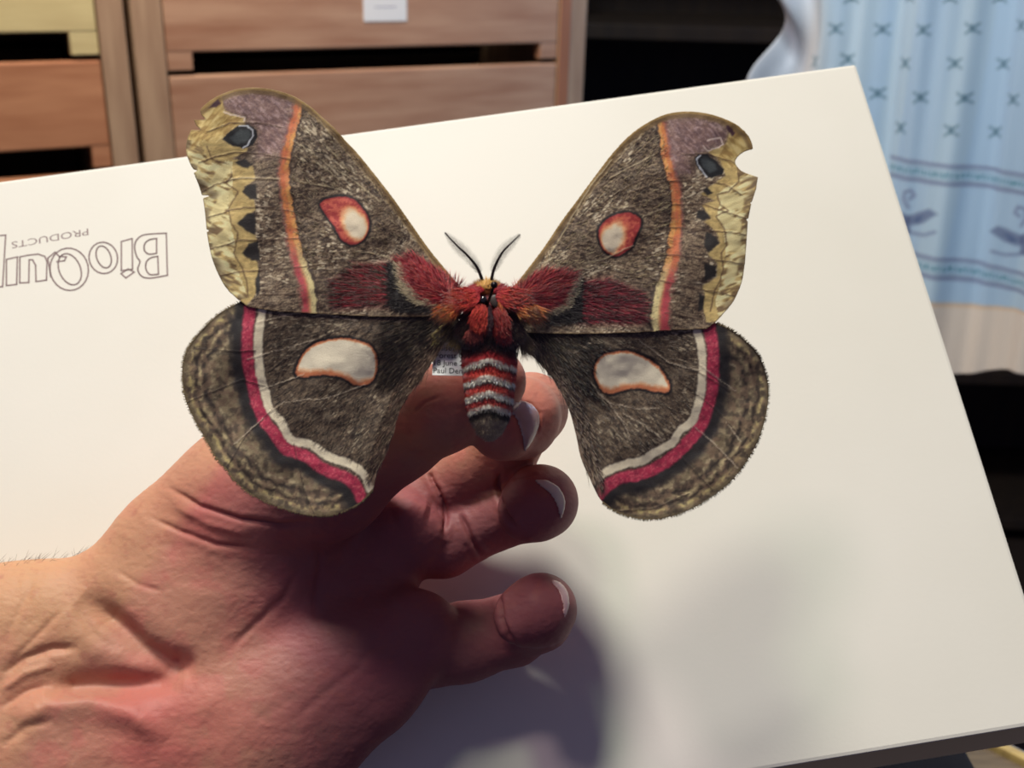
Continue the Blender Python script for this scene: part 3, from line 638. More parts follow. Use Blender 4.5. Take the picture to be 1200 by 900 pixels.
LH = dict(ang=-.6, rw=14, ww=10,
 out=[(270, 45), (190, 90), (120, 155), (70, 220), (48, 280), (46, 360), (62, 440), (100, 520), (140, 590), (180, 660), (225, 710), (250, 745), (300, 790), (370, 828), (450, 858), (540, 880), (630, 880), (700, 855), (750, 825), (790, 780), (800, 740), (812, 700), (840, 640), (870, 560), (890, 480), (930, 410), (990, 330), (1040, 250), (1080, 190), (1120, 130), (1120, 50), (900, 30), (600, 10), (350, 0)],
 white=[(362, 60), (348, 140), (341, 200), (344, 270), (352, 340), (372, 410), (390, 472), (432, 515), (470, 585), (550, 605), (612, 648), (700, 680), (755, 722), (778, 775)],
 red=[(312, 50), (302, 140), (299, 220), (305, 300), (322, 370), (336, 440), (365, 510), (410, 565), (450, 620), (530, 650), (600, 700), (690, 735), (725, 770), (745, 815)],
 far=[(760, 900), (400, 900), (100, 700), (0, 300), (100, 50), (312, 0)],
 moon=[(488, 326), (505, 268), (545, 222), (600, 196), (670, 186), (740, 198), (788, 224), (806, 270), (802, 330), (772, 366), (722, 370), (680, 346), (620, 330), (560, 336), (510, 340)], moonlow=[(490, 325), (545, 330), (620, 326), (685, 345), (730, 370), (780, 362)],
 veins=[[(380, 320), (460, 260), (560, 200), (730, 120)], [(60, 440), (180, 390), (280, 350), (400, 385), (480, 345)], [(220, 690), (300, 560), (400, 465)], [(100, 230), (270, 240), (330, 235)], [(560, 870), (520, 780), (480, 600)]],
 pveins=[[(390, 475), (440, 440), (520, 428), (600, 425), (680, 400), (760, 368)], [(350, 390), (420, 365), (520, 330)], [(300, 270), (420, 235), (560, 195)], [(590, 90), (730, 120)], [(330, 130), (450, 100)], [(250, 600), (360, 500)]],
 inner=[(800, 740), (840, 640), (870, 560), (890, 480), (930, 410), (990, 330), (1040, 250), (1080, 190)], root=[(960, 90), (1120, 60), (1120, 140), (1040, 240), (960, 300), (900, 330), (1000, 200)])
build_wing('hindwing', dict(pts=HZ(LH['out'])), paint_hind(HZ, LH), 'hind', veins=[HZ(v) for v in LH['veins']+LH['pveins']])
RH = dict(ang=.6, rw=14, ww=10,
 out=[(130, 40), (400, 30), (700, 50), (865, 95), (920, 120), (980, 165), (1030, 220), (1060, 300), (1068, 380), (1055, 470), (1025, 560), (980, 640), (930, 705), (860, 765), (780, 815), (690, 850), (600, 862), (520, 850), (460, 825), (420, 795), (392, 750), (365, 690), (335, 620), (318, 540), (295, 450), (260, 370), (215, 300), (160, 240), (110, 190), (70, 150), (60, 90)],
 white=[(780, 90), (800, 160), (808, 220), (810, 290), (806, 350), (795, 410), (768, 480), (722, 515), (690, 565), (625, 600), (570, 635), (500, 648), (430, 680), (388, 712)],
 red=[(835, 90), (845, 150), (852, 220), (852, 300), (846, 370), (828, 440), (800, 500), (755, 560), (700, 615), (640, 655), (570, 685), (500, 700), (440, 730), (405, 770)],
 far=[(400, 900), (700, 900), (1100, 700), (1150, 300), (1000, 50), (835, 20)],
 moon=[(386, 290), (400, 240), (440, 212), (510, 206), (570, 220), (620, 248), (658, 290), (684, 340), (675, 366), (620, 362), (560, 350), (500, 358), (450, 374), (410, 350)], moonlow=[(400, 350), (450, 368), (500, 352), (560, 344), (620, 356), (680, 362)],
 veins=[[(360, 110), (500, 180), (640, 240), (800, 290), (920, 360)], [(640, 270), (740, 340), (860, 430), (960, 540)], [(230, 290), (330, 360), (440, 440), (530, 570)], [(600, 700), (640, 780)], [(480, 830), (620, 820), (760, 760)], [(200, 120), (340, 320), (360, 500)], [(730, 620), (850, 750)]],
 pveins=[[(380, 350), (450, 410), (560, 430), (640, 428)], [(500, 450), (580, 490), (660, 555)], [(800, 260), (940, 360)], [(780, 500), (860, 570), (950, 665)], [(450, 130), (370, 130), (380, 170), (310, 215)], [(560, 160), (680, 250), (800, 280)], [(440, 400), (500, 480), (530, 550)], [(960, 560), (900, 480)]],
 inner=[(400, 740), (365, 690), (335, 620), (318, 540), (295, 450), (260, 370), (215, 300), (160, 240)], root=[(60, 60), (200, 90), (260, 200), (300, 300), (240, 330), (150, 230), (60, 170)])
build_wing('hindwing', dict(pts=QZ(RH['out'])), paint_hind(QZ, RH), 'hind', veins=[QZ(v) for v in RH['veins']+RH['pveins']])

# short scale hairs over the wings
def wing_fuzz(poly, n, rootpx, kind, seed, cols, L=(5, 13), toward=1, jit=.25, excl=None, w=.00007):
    r = np.random.default_rng(seed); pl = np.array(poly); X = r.uniform(pl[:, 0].min(), pl[:, 0].max(), n*3); Y = r.uniform(pl[:, 1].min(), pl[:, 1].max(), n*3)
    k = inside(X, Y, pl)
    for T_, q_ in ((LZ, LF['disc']), (RZ, RF['disc']), (HZ, LH['moon']), (QZ, RH['moon'])): k &= sdf(X, Y, T_(q_)) > 9
    X, Y = X[k][:n], Y[k][:n]; a = np.arctan2(Y-rootpx[1], X-rootpx[0])+r.normal(0, jit, len(X)); l = r.uniform(*L, len(X))
    X2, Y2 = X+np.cos(a)*l, Y+np.sin(a)*l
    R = P(X, Y, zdepth(X, Y, kind)+.0000); E = P(X2, Y2, zdepth(X2, Y2, kind)-.0002-.0003*r.random(len(X))); D = E-R; ln = np.linalg.norm(D, axis=1)
    ci = r.integers(0, len(cols), len(X)); c = np.array(cols, float)[ci]/255*(.8+.4*r.random((len(X), 1)))
    return R, D, ln, np.full(len(X), w), c*.85, c
def combo(name, parts_, m=m_fur):
    R = np.concatenate([q[0] for q in parts_]); D = np.concatenate([q[1] for q in parts_]); L = np.concatenate([q[2] for q in parts_]); w = np.concatenate([q[3] for q in parts_])
    c0 = np.concatenate([q[4] for q in parts_]); c1 = np.concatenate([q[5] for q in parts_]); return hairs(name, R, D, L, w, c0, c1, m, moth)
redc = [(156, 26, 46), (176, 34, 50), (130, 22, 40), (204, 84, 72), (166, 28, 46)]
parts_ = []
ldisc = LZ([(510, 130), (620, 200), (800, 400), (940, 590), (900, 700), (760, 700), (560, 760), (500, 640), (470, 450)])
rdisc = RZ([(640, 150), (560, 160), (400, 320), (250, 520), (180, 650), (400, 650), (600, 750), (660, 560), (660, 350)])
ld2 = [q for q in ldisc]; 
parts_.append(wing_fuzz(ldisc, 650, (540, 340), 'fore', 1, [(206, 190, 150), (150, 126, 84), (58, 42, 34), (116, 94, 70)], L=(4, 11), w=.00005))
parts_.append(wing_fuzz(rdisc, 650, (600, 340), 'fore', 2, [(190, 172, 130), (144, 120, 80), (58, 42, 34), (112, 92, 70)], L=(4, 11), w=.00005))
parts_.append(wing_fuzz(LZ(LF['red']), 1300, (530, 350), 'fore', 3, redc, L=(9, 16), jit=.13))
parts_.append(wing_fuzz(RZ(RF['red']), 1300, (608, 350), 'fore', 4, redc, L=(9, 16), jit=.13))
parts_.append(wing_fuzz(LZ(LF['cres']), 500, (530, 350), 'fore', 5, [(216, 200, 166), (190, 172, 140)], L=(4, 9)))
parts_.append(wing_fuzz(RZ(RF['cres']), 500, (608, 350), 'fore', 6, [(216, 200, 166), (190, 172, 140)], L=(4, 9)))
parts_.append(wing_fuzz(LZ(LF['blk']), 400, (530, 350), 'fore', 7, [(40, 30, 30), (60, 48, 44)], L=(6, 12)))
parts_.append(wing_fuzz(RZ(RF['blk']), 400, (608, 350), 'fore', 8, [(40, 30, 30), (60, 48, 44)], L=(6, 12)))
parts_.append(wing_fuzz(LZ(LF['dredp']), 700, (530, 350), 'fore', 9, [(130, 34, 42), (176, 40, 52), (88, 60, 48), (100, 80, 62)], L=(8, 20), jit=.12))
parts_.append(wing_fuzz(RZ(RF['dredp']), 700, (608, 350), 'fore', 10, [(130, 34, 48), (160, 40, 58), (90, 60, 54)], L=(8, 18), jit=.12))
combo('forewing_hair', parts_)
parts_ = []
lin = HZ([(780, 740), (812, 700), (845, 640), (872, 560), (893, 480), (932, 410), (992, 330), (1042, 250), (1080, 190), (1110, 130), (1040, 150), (960, 250), (880, 380), (830, 500), (790, 640)])
rin = QZ([(420, 740), (392, 720), (365, 690), (335, 620), (318, 540), (295, 450), (260, 370), (215, 300), (160, 240), (100, 150), (180, 150), (260, 260), (330, 400), (370, 520), (400, 640)])
tans = [(150, 122, 100), (128, 100, 84), (170, 146, 118), (96, 78, 64)]
parts_.append(wing_fuzz(lin, 1500, (545, 355), 'hind', 11, tans, L=(9, 22), jit=.14)); parts_.append(wing_fuzz(rin, 1500, (600, 355), 'hind', 12, tans, L=(9, 22), jit=.14))
parts_.append(wing_fuzz(HZ([(840, 120), (1110, 80), (1080, 180), (960, 260), (880, 380), (800, 360), (840, 240)]), 700, (545, 355), 'hind', 13, [(70, 58, 46), (110, 94, 72), (46, 36, 30)], L=(9, 22), jit=.15))
parts_.append(wing_fuzz(QZ([(120, 80), (360, 110), (420, 200), (380, 300), (420, 400), (330, 360), (200, 240)]), 700, (600, 355), 'hind', 14, [(70, 58, 46), (110, 94, 72), (46, 36, 30)], L=(9, 22), jit=.15))
parts_.append(wing_fuzz(HZ([(1080, 120), (1040, 150), (1030, 200), (1060, 190)]), 120, (545, 350), 'hind', 15, [(206, 186, 120), (180, 156, 96)], L=(10, 18), jit=.1))
parts_.append(wing_fuzz(HZ([(400, 130), (820, 140), (800, 420), (780, 700), (480, 560), (400, 450)]), 500, (545, 355), 'hind', 16, [(150, 136, 116), (110, 96, 82), (54, 44, 38)], L=(4, 10), w=.00005))
parts_.append(wing_fuzz(QZ([(330, 130), (760, 130), (780, 400), (600, 580), (400, 640), (330, 400)]), 500, (600, 355), 'hind', 17, [(140, 126, 108), (110, 96, 82), (54, 44, 38)], L=(4, 10), w=.00005))
# margin fringe
def fringe(pl, c, n, kind, seed):
    r = np.random.default_rng(seed); pl = np.array(pl); k = r.integers(0, len(pl)-1, n); t = r.random(n)[:, None]; q = pl[k]*(1-t)+pl[k+1]*t
    d = q-np.array(c); d /= np.linalg.norm(d, axis=1, keepdims=True); l = r.uniform(1.5, 3.5, n)[:, None]; q2 = q+d*l; q = q-d*1.5
    z = zdepth(q[:, 0], q[:, 1], kind); R = P(q[:, 0], q[:, 1], z); E = P(q2[:, 0], q2[:, 1], z); cc = np.tile(np.array([126, 108, 76.])/255, (n, 1))
    return R, E-R, np.linalg.norm(E-R, axis=1), np.full(n, .00009), cc, cc
parts_.append(fringe(spline(HZ(LH['out'][:20]), 4), (380, 450), 900, 'hind', 1)); parts_.append(fringe(spline(QZ(RH['out'][3:20]), 4), (760, 470), 900, 'hind', 2))
combo('hindwing_hair', parts_)

# body ------------------------------------------------------------
def blob(name, c, r, m, parent, colf=None, nu=40, nv=28, axis_img=0.0):
    """ellipsoid in the camera-facing frame: c = px, py, depth; r = px, px, px"""
    th = np.linspace(0, 2*math.pi, nu, endpoint=False); ph = np.linspace(-math.pi/2, math.pi/2, nv)
    T_, Ph = np.meshgrid(th, ph); s = c[2]/FPX
    x = np.cos(Ph)*np.cos(T_)*r[0]; z = np.cos(Ph)*np.sin(T_)*r[2]; y = np.sin(Ph)*r[1]
    ca_, sa_ = math.cos(axis_img), math.sin(axis_img); x, y = x*ca_-y*sa_, x*sa_+y*ca_
    X = ((c[0]-600)+x)*s; Y = ((c[1]-450)+y)*s; Z = c[2]-z*s
    V = cam2w(X.ravel(), Y.ravel(), Z.ravel()); idx = np.arange(nu*nv).reshape(nv, nu); i2 = np.roll(idx, -1, 1)
    F = np.stack([idx[:-1].ravel(), i2[:-1].ravel(), i2[1:].ravel(), idx[1:].ravel()], 1)
    col = None
    if colf is not None: col = colf((c[0]+x).ravel(), (c[1]+y).ravel())
    o = mesh(name, V, F, m, parent, col=col, smooth=True); return o
cst = lambda c: (lambda x, y: np.tile(np.array(c, float)/255, (len(x), 1)))
blob('thorax', (572, 376, DM+.001), (31, 42, 30), m_fur, moth, cst((110, 26, 32)))
blob('head', (571, 341, DM-.001), (14, 10, 15), m_fur, moth, cst((176, 96, 40)))
e = blob('eye', (566.5, 351.5, DM-.0052), (4.6, 5, 4), m_eye, moth, None, 20, 14); e['label'] = 'glossy dark round eye'
e = blob('bald_patch', (580.5, 353, DM-.0052), (6.4, 7.8, 2.2), m_eye2, moth, None, 20, 14, -.3); e['label'] = 'matt grey bare patch'
# abdomen with segments
def abd_w(t): return np.interp(t, [0, .12, .4, .65, .8, .93, 1], [33, 33, 30, 27, 22, 14, 3])
def abd_col(x, y):
    yy = y-np.abs(x-(572+(y-410)*.02))*-.28+1.5*(fbm(x/3, y/2, 81)-.5)*2   # chevrons, high in the middle
    yy = y+np.abs(x-573)*(-.28)*-1*-1
    yy = y - (33-np.abs(x-573))*-.0 - np.abs(x-573)*.30 + 3*(fbm(x/4, y/3, 82)-.5)
    st = [(400, (60, 40, 34)), (409, (90, 40, 38)), (414, (176, 40, 46)), (419, (176, 46, 48)), (421, (240, 232, 212)), (425, (228, 218, 196)), (427, (60, 34, 32)), (430, (186, 44, 42)), (438, (196, 70, 52)), (440, (244, 236, 218)), (445, (228, 220, 200)), (447, (50, 34, 32)), (450, (180, 48, 46)), (456, (184, 64, 50)), (458, (242, 234, 214)), (463, (228, 220, 202)), (465, (50, 34, 32)), (467, (168, 46, 46)), (472, (160, 56, 48)), (474, (236, 228, 208)), (478, (222, 212, 190)), (480, (34, 28, 26)), (484, (60, 50, 44)), (489, (150, 134, 112)), (515, (180, 164, 134))]
    ys = [a for a, _ in st]; return np.stack([np.interp(yy, ys, [c[i]/255 for _, c in st]) for i in range(3)], 1)
nu, nv = 64, 120; tt = np.linspace(0, 1, nv); th = np.linspace(0, 2*math.pi, nu, endpoint=False)
T_, TH_ = np.meshgrid(tt, th, indexing='ij'); yc = 398+T_*119; w = abd_w(T_)*(1+.035*np.sin((yc-400)/18.5*2*math.pi))
xx = 573.5+(T_-.5)*1.5+w*np.cos(TH_); dep = (DM+.0015)*np.ones_like(xx); sp = DM/FPX; zz = dep-w*np.sin(TH_)*sp*.9
V = cam2w(((xx-600)*sp).ravel(), ((yc-450)*sp).ravel(), zz.ravel()); idx = np.arange(nu*nv).reshape(nv, nu); i2 = np.roll(idx, -1, 1)
F = np.stack([idx[:-1].ravel(), i2[:-1].ravel(), i2[1:].ravel(), idx[1:].ravel()], 1)
# chevron bands
abd = mesh('abdomen', V, F, m_fur, moth, col=abd_col(xx.ravel(), yc.ravel()), smooth=True)
# abdomen pile
r = np.random.default_rng(5); n = 5200
t = r.random(n)**.9; a = r.uniform(.05, math.pi-.05, n); y0 = 398+t*116; w = abd_w(t); x0 = 573.5+w*np.cos(a); z0 = DM+.0015-w*np.sin(a)*sp*.9
R = cam2w((x0-600)*sp, (y0-450)*sp, z0)
D = cam2w((x0-600)*sp+np.cos(a)*.3+r.normal(0, .15, n), (y0-450)*sp+.9, z0-np.sin(a)*.22)-R
cc = np.clip(abd_col(x0, y0)*(.95+.35*r.random((n, 1))), 0, 1)
hairs('abdomen_fur', R, D, r.uniform(.0007, .0013, n), .00007, cc, cc, m_fur, moth)
# thorax fur
def tuft(cx, cy, rx, ry, n, dirf, L, c0, c1, dz=.0065, seed=0, w=.00009, jit=.22, lift=.25):
    r = np.random.default_rng(seed); a = r.uniform(0, 2*math.pi, n); q = np.sqrt(r.random(n)); x = cx+rx*q*np.cos(a); y = cy+ry*q*np.sin(a)
    z = DM-dz*np.sqrt(np.clip(1-((x-572)/50)**2, .05, 1))*np.sqrt(np.clip(1-((y-374)/50)**2, .1, 1))
    R = cam2w((x-600)*sp, (y-450)*sp, z); dx, dy = dirf(x, y); an = np.arctan2(dy, dx)+r.normal(0, jit, n)
    D = np.cos(an)[:, None]*Rv-np.sin(an)[:, None]*Uv-Fv*(lift+r.normal(0, .12, n))[:, None]
    l = r.uniform(L[0], L[1], n)*sp; k0 = np.array(c0, float)[r.integers(0, len(c0), n)]/255; k1 = np.array(c1, float)[r.integers(0, len(c1), n)]/255
    return R, D, l, np.full(n, w), k0*(.8+.3*r.random((n, 1))), k1, np.outer(np.ones(n), Fv*.35)+0
def tufts(name, L_):
    cat = lambda i: np.concatenate([q[i] for q in L_]); return hairs(name, cat(0), cat(1), cat(2), cat(3), cat(4), cat(5), m_fur, moth, bend=cat(6))
RED = [(178, 26, 44), (160, 20, 40), (196, 40, 48)]; ORG = [(216, 84, 46), (208, 56, 50), (222, 120, 56)]; TAN = [(240, 196, 110), (240, 160, 80), (222, 110, 62)]
tufts('thorax_fur', [
    tuft(548, 350, 16, 12, 1500, lambda x, y: (-(1.0+0*x), .35+.0*y), (9, 22), RED, ORG, seed=1),
    tuft(530, 362, 12, 8, 500, lambda x, y: (-1.0+0*x, .75+0*y), (15, 25), [(214, 84, 46), (222, 106, 54)], TAN, seed=2, dz=.0068),
    tuft(597, 350, 16, 12, 1500, lambda x, y: (1.0+0*x, .35+0*y), (9, 22), RED, ORG, seed=3),
    tuft(616, 363, 14, 8, 600, lambda x, y: (1.0+0*x, .7+0*y), (15, 27), [(218, 96, 48), (226, 122, 58)], TAN, seed=4, dz=.0068),
    tuft(564, 372, 11, 14, 900, lambda x, y: (-.15+0*x, 1+0*y), (9, 18), [(196, 60, 46), (180, 40, 44)], [(212, 96, 58), (190, 50, 44)], seed=5),
    tuft(586, 376, 10, 15, 800, lambda x, y: (.2+0*x, 1+0*y), (9, 18), [(190, 54, 46), (170, 34, 42)], [(206, 90, 60), (180, 40, 44)], seed=6),
    tuft(588, 352, 4, 10, 260, lambda x, y: (.1+0*x, 1+0*y), (5, 10), [(206, 96, 50)], [(222, 140, 76)], seed=31, dz=.0066),
    tuft(575, 375, 3, 16, 150, lambda x, y: (0*x, 1+0*y), (6, 12), [(60, 30, 40)], [(90, 40, 50)], seed=16, dz=.0075),
    tuft(550, 380, 10, 16, 900, lambda x, y: (-.7+0*x, 1+0*y), (9, 19), [(46, 34, 30), (60, 36, 34)], [(76, 56, 44), (110, 60, 50)], seed=7, dz=.004),
    tuft(600, 382, 10, 17, 900, lambda x, y: (.7+0*x, 1+0*y), (9, 19), [(46, 34, 30), (60, 36, 34)], [(76, 56, 44), (100, 50, 46)], seed=8, dz=.004),
    tuft(572, 398, 26, 8, 1100, lambda x, y: ((x-572)/30, 1+0*y), (7, 14), [(40, 28, 26), (70, 40, 34)], [(90, 66, 52), (50, 36, 32)], seed=9, dz=.0055),
    tuft(556, 392, 10, 6, 260, lambda x, y: (-.2+0*x, 1+0*y), (8, 14), [(150, 60, 56)], [(176, 96, 84)], seed=19, dz=.0062),
    tuft(590, 392, 9, 6, 260, lambda x, y: (.2+0*x, 1+0*y), (8, 14), [(170, 36, 48)], [(186, 60, 60)], seed=20, dz=.0062),
    tuft(571, 336, 12, 4.5, 500, lambda x, y: ((x-571)/14, -.5+0*y), (4, 9), [(206, 146, 56), (190, 120, 48)], [(222, 176, 92)], seed=10, dz=.006),
    tuft(560, 341, 8, 5, 300, lambda x, y: (-.6+0*x, -.3+0*y), (5, 9), RED, RED, seed=21, dz=.006),
    tuft(584, 341, 8, 5, 300, lambda x, y: (.6+0*x, -.3+0*y), (5, 9), RED, RED, seed=22, dz=.006),
    tuft(540, 392, 8, 8, 250, lambda x, y: (-.6+0*x, 1+0*y), (12, 26), [(90, 74, 52)], [(206, 184, 118)], seed=11, dz=.0005),
    tuft(531, 383, 9, 6, 420, lambda x, y: (-.8+0*x, 1+0*y), (12, 24), [(70, 56, 42), (96, 78, 54)], [(196, 172, 112), (110, 90, 66)], seed=41, dz=.0012),
    tuft(612, 396, 7, 8, 350, lambda x, y: (.55+0*x, 1+0*y), (14, 30), [(90, 74, 56)], [(190, 164, 124)], seed=12, dz=.0005)])
# antennae
def Z5(pts): return np.array([(480+x/3.335, 260+y/3.335) for x, y in pts])
for pts, sgn in ((Z5([(285, 232), (272, 195), (255, 165), (225, 130), (195, 102), (165, 72), (138, 42)]), 1), (Z5([(318, 238), (328, 190), (345, 150), (368, 112), (400, 80), (432, 50)]), -1)):
    q = spline(pts, 6); z = DM-.003-.003*np.sin(np.linspace(0, 1, len(q))*2.2)
    sh_ = tube('antenna', P(q[:, 0], q[:, 1], z), np.linspace(.00042, .00014, len(q)), m_shaft, moth, seg=8)
    qq = spline(pts, 16); zq = np.interp(np.linspace(0, 1, len(qq)), np.linspace(0, 1, len(q)), z); tn = np.gradient(qq, axis=0); tn /= np.linalg.norm(tn, axis=1, keepdims=True)
    Rb = []; Db = []; Lb = []
    for i in range(14, len(qq)-2, 2):
        s_ = i/len(qq); ln = 10*math.sin(math.pi*min(1, s_*1.02))**.6*(.9+.2*rng.random())
        for sd in (-1, 1):
            nrm = np.array([-tn[i, 1], tn[i, 0]])*sd; d = nrm*.85+tn[i]*.55
            p0 = P(qq[i, 0], qq[i, 1], zq[i]); p1 = P(qq[i, 0]+d[0]*ln, qq[i, 1]+d[1]*ln, zq[i]+.0004*sd)
            Rb.append(p0); Db.append(p1-p0); Lb.append(np.linalg.norm(p1-p0))
    cc = np.tile(np.array([58, 44, 38.])/255, (len(Rb), 1)); hairs('barbs', np.array(Rb), np.array(Db), np.array(Lb), .00009, cc, cc, m_shaft, sh_)

# insect pin and collecting label
pin_top = P(579, 334, DM-.017); pin_in = P(571, 357, DM-.004); pin_dir = (pin_in-pin_top)/np.linalg.norm(pin_in-pin_top)
DL = 0
pin = empty('insect_pin', pin_in, 'black insect pin stuck through the thorax of the moth', 'pin')
tube('shaft', [pin_top, pin_in, P(571, 400, DM+.012), P(572, 462, .287)], [.00034, .00034, .0003, .0002], m_pin, pin)
nuv = 16; th = np.linspace(0, 2*math.pi, nuv, endpoint=False); ph = np.linspace(-1.57, 1.57, 10)
V = [pin_top+.00085*(math.cos(b)*math.cos(a)*Rv+math.cos(b)*math.sin(a)*Uv+math.sin(b)*Fv) for b in ph for a in th]
mesh('pin_head', V, [(i*nuv+k, i*nuv+(k+1) % nuv, (i+1)*nuv+(k+1) % nuv, (i+1)*nuv+k) for i in range(9) for k in range(nuv)], m_pin, pin, smooth=True)
lb = .2642
lab = empty('data_label', P(540, 415, lb), 'tiny printed paper data label on the pin behind the abdomen', 'label')
lo = P(505, 439.5, lb); la = P(600, 441.5, lb)-lo; lw = np.linalg.norm(la); la /= lw; lbv = P(505, 398, lb+.0030)-lo; lbv -= la*(la@lbv); lh = np.linalg.norm(lbv); lbv /= lh; ln = np.cross(la, lbv)
slab('paper', lo, la, lbv, ln, .0003, lw, 0, lh, -.0002, 0, m_paper, lab)
ps = lb/FPX
for k, (s_, xo) in enumerate((('18 June 20', 1.5), ('Forest Un', 4), ('lison Jn', 11))):
    text('printed_line', s_, 9.6*ps, lo+la*xo*ps+lbv*(12.2+k*9.4)*ps+ln*.00005, la, lbv, m_ink, lab, .00002)
text('printed_line', 'Paul Denn', 9.6*ps, lo+la*2*ps+lbv*2.6*ps+ln*.00005, la, lbv, m_ink, lab, .00002)

# ------------------------------------------------------------------ the hand
GS = .85   # mm
gx = np.arange(-205, 26, GS); gy = np.arange(-14, 122, GS); gz = np.arange(258, 352, GS)
GX, GY, GZ = np.meshgrid(gx.astype(np.float32), gy.astype(np.float32), gz.astype(np.float32), indexing='ij')
def zc(p):      # lay the hand just above the tilted box: depth from the box plane at that height
    y = max(p[1], 520.); k = (box_p-cam_pos) @ box_n / ((P(500, y, 1.)-cam_pos) @ box_n)*1000
    return k-(66-(p[2]-290)*.76)
def cp(p): d = zc(p); return np.array([(p[0]-600)/FPX*d, (p[1]-450)/FPX*d, d], np.float32)
def cap(p0, p1, r0, r1):
    sq = FLAT[0]
    a, b = cp(p0), cp(p1); d = b-a; L = float(d@d)+1e-6; r0 = r0*zc(p0)/p0[2]; r1 = r1*zc(p1)/p1[2]
    t = np.clip(((GX-a[0])*d[0]+(GY-a[1])*d[1]+(GZ-a[2])*d[2])/L, 0, 1)
    return np.sqrt((GX-a[0]-t*d[0])**2+(GY-a[1]-t*d[1])**2+((GZ-a[2]-t*d[2])*sq)**2)-(r0+(r1-r0)*t)
FLAT = [1.0]      # >1 makes the palm and forearm flatter than they are wide
def smin(a, b, k):
    h = np.clip(.5+.5*(b-a)/k, 0, 1); return b*(1-h)+a*h-k*h*(1-h)
def chain(pts, k=3):
    s = None
    for a, b in zip(pts[:-1], pts[1:]):
        c = cap(a[:3], b[:3], a[3], b[3]); s = c if s is None else smin(s, c, k)
    return s
FLAT[0] = 1.6
palm = chain([(-330, 790, 350, 33), (40, 775, 347, 31), (200, 740, 345, 27)], 6)                     # forearm, upper
palm = smin(palm, chain([(-330, 900, 352, 33), (60, 905, 350, 32), (230, 880, 350, 29), (330, 850, 350, 26)], 8), 12)
palm = smin(palm, chain([(225, 660, 338, 27), (300, 594, 334, 25.5)], 6), 14)                          # thenar
palm = smin(palm, chain([(210, 745, 337, 17), (330, 660, 325, 13)], 6), 14)
palm = smin(palm, chain([(330, 720, 350, 22), (420, 680, 345, 17), (455, 640, 340, 14)], 6), 14)     # palm centre
palm = smin(palm, chain([(300, 850, 348, 25), (420, 790, 342, 20), (487, 745, 336, 14.5)], 6), 12)   # hypothenar to little-finger side
palm = smin(palm, cap((470, 615, 330), (488, 625, 331), 10, 9), 7)                                   # pad below the middle finger
palm = smin(palm, cap((420, 590, 336), (450, 600, 338), 13, 12), 7)
FLAT[0] = 1.15
thumb = chain([(300, 594, 330, 25), (385, 560, 302, 16.6), (462, 512, 280, 11.5), (520, 478, 268, 10.4), (577, 447, 260, 8.2)], 4)
hand = smin(palm, thumb, 7)
FLAT[0] = 1.0
index = chain([(435, 600, 345, 12), (520, 575, 342, 11), (590, 520, 324, 10.7), (622, 480, 304, 9.9), (607, 490, 286, 10.5), (590, 500, 274, 8.8)], 3)
middle = chain([(462, 640, 344, 11), (520, 635, 345, 11), (580, 605, 342, 10.4), (628, 592, 330, 10.6), (634, 588, 316, 11.0)], 2.5)
middle = smin(middle, cap((618, 600, 311), (630, 590, 309), 8.5, 8.5), 4)
ring = chain([(470, 770, 352, 12), (545, 752, 347, 12.4), (600, 738, 343, 11), (630, 722, 330, 10.4), (634, 714, 316, 10.6)], 2.5)
ring = smin(ring, cap((612, 722, 311), (630, 715, 309), 8.3, 8.3), 4)
little = chain([(430, 790, 354, 11), (490, 772, 360, 9), (545, 750, 360, 8.5), (575, 738, 358, 8)], 3)
for f_, k in ((index, 2.5), (middle, 2.2), (ring, 1.6), (little, 4)): hand = smin(hand, f_, k)
del palm, thumb, index, middle, ring, little
# surface nets
sgn_ = hand < 0
nx_, ny_, nz_ = hand.shape
cnt = np.zeros((nx_-1, ny_-1, nz_-1), np.int8)
corners = [(i, j, k) for i in (0, 1) for j in (0, 1) for k in (0, 1)]
for i, j, k in corners: cnt += sgn_[i:nx_-1+i, j:ny_-1+j, k:nz_-1+k]
act = (cnt > 0) & (cnt < 8); ci = np.argwhere(act); vid = -np.ones(act.shape, np.int64); vid[act] = np.arange(len(ci))
acc = np.zeros((len(ci), 3)); w_ = np.zeros(len(ci))
cv = {c: hand[ci[:, 0]+c[0], ci[:, 1]+c[1], ci[:, 2]+c[2]] for c in corners}
for c in corners:
    for ax_ in range(3):
        if c[ax_] == 1: continue
        c2 = list(c); c2[ax_] = 1; a = cv[c]; b = cv[tuple(c2)]; k = (a < 0) != (b < 0)
        t = np.where(k, a/(a-b+1e-12), 0); p = np.tile(np.array(c, float), (len(ci), 1)); p[:, ax_] = t
        acc[k] += p[k]; w_[k] += 1
Vg = (ci+acc/w_[:, None]); HV = np.stack([gx[0]+Vg[:, 0]*GS, gy[0]+Vg[:, 1]*GS, gz[0]+Vg[:, 2]*GS], 1)
HF = []
for ax_ in range(3):
    sl0 = [slice(1, -1)]*3; a = [slice(1, n-1) for n in hand.shape]; b = [slice(1, n-1) for n in hand.shape]; a[ax_] = slice(0, hand.shape[ax_]-1); b[ax_] = slice(1, hand.shape[ax_])
    s0, s1 = sgn_[tuple(a)], sgn_[tuple(b)]; e = np.argwhere(s0 != s1); off = np.ones(3, int); off[ax_] = 0; e = e+off
    u_, v_ = (ax_+1) % 3, (ax_+2) % 3; du = np.zeros(3, int); dv = np.zeros(3, int); du[u_] = 1; dv[v_] = 1
    q = [vid[tuple((e-o_).T)] for o_ in (du+dv, dv, du*0, du)]; q = np.stack(q, 1); flip = s0[tuple((e-off).T)]
    q[~flip] = q[~flip][:, ::-1]; HF.append(q)
HF = np.concatenate(HF); HF = HF[(HF >= 0).all(1)]
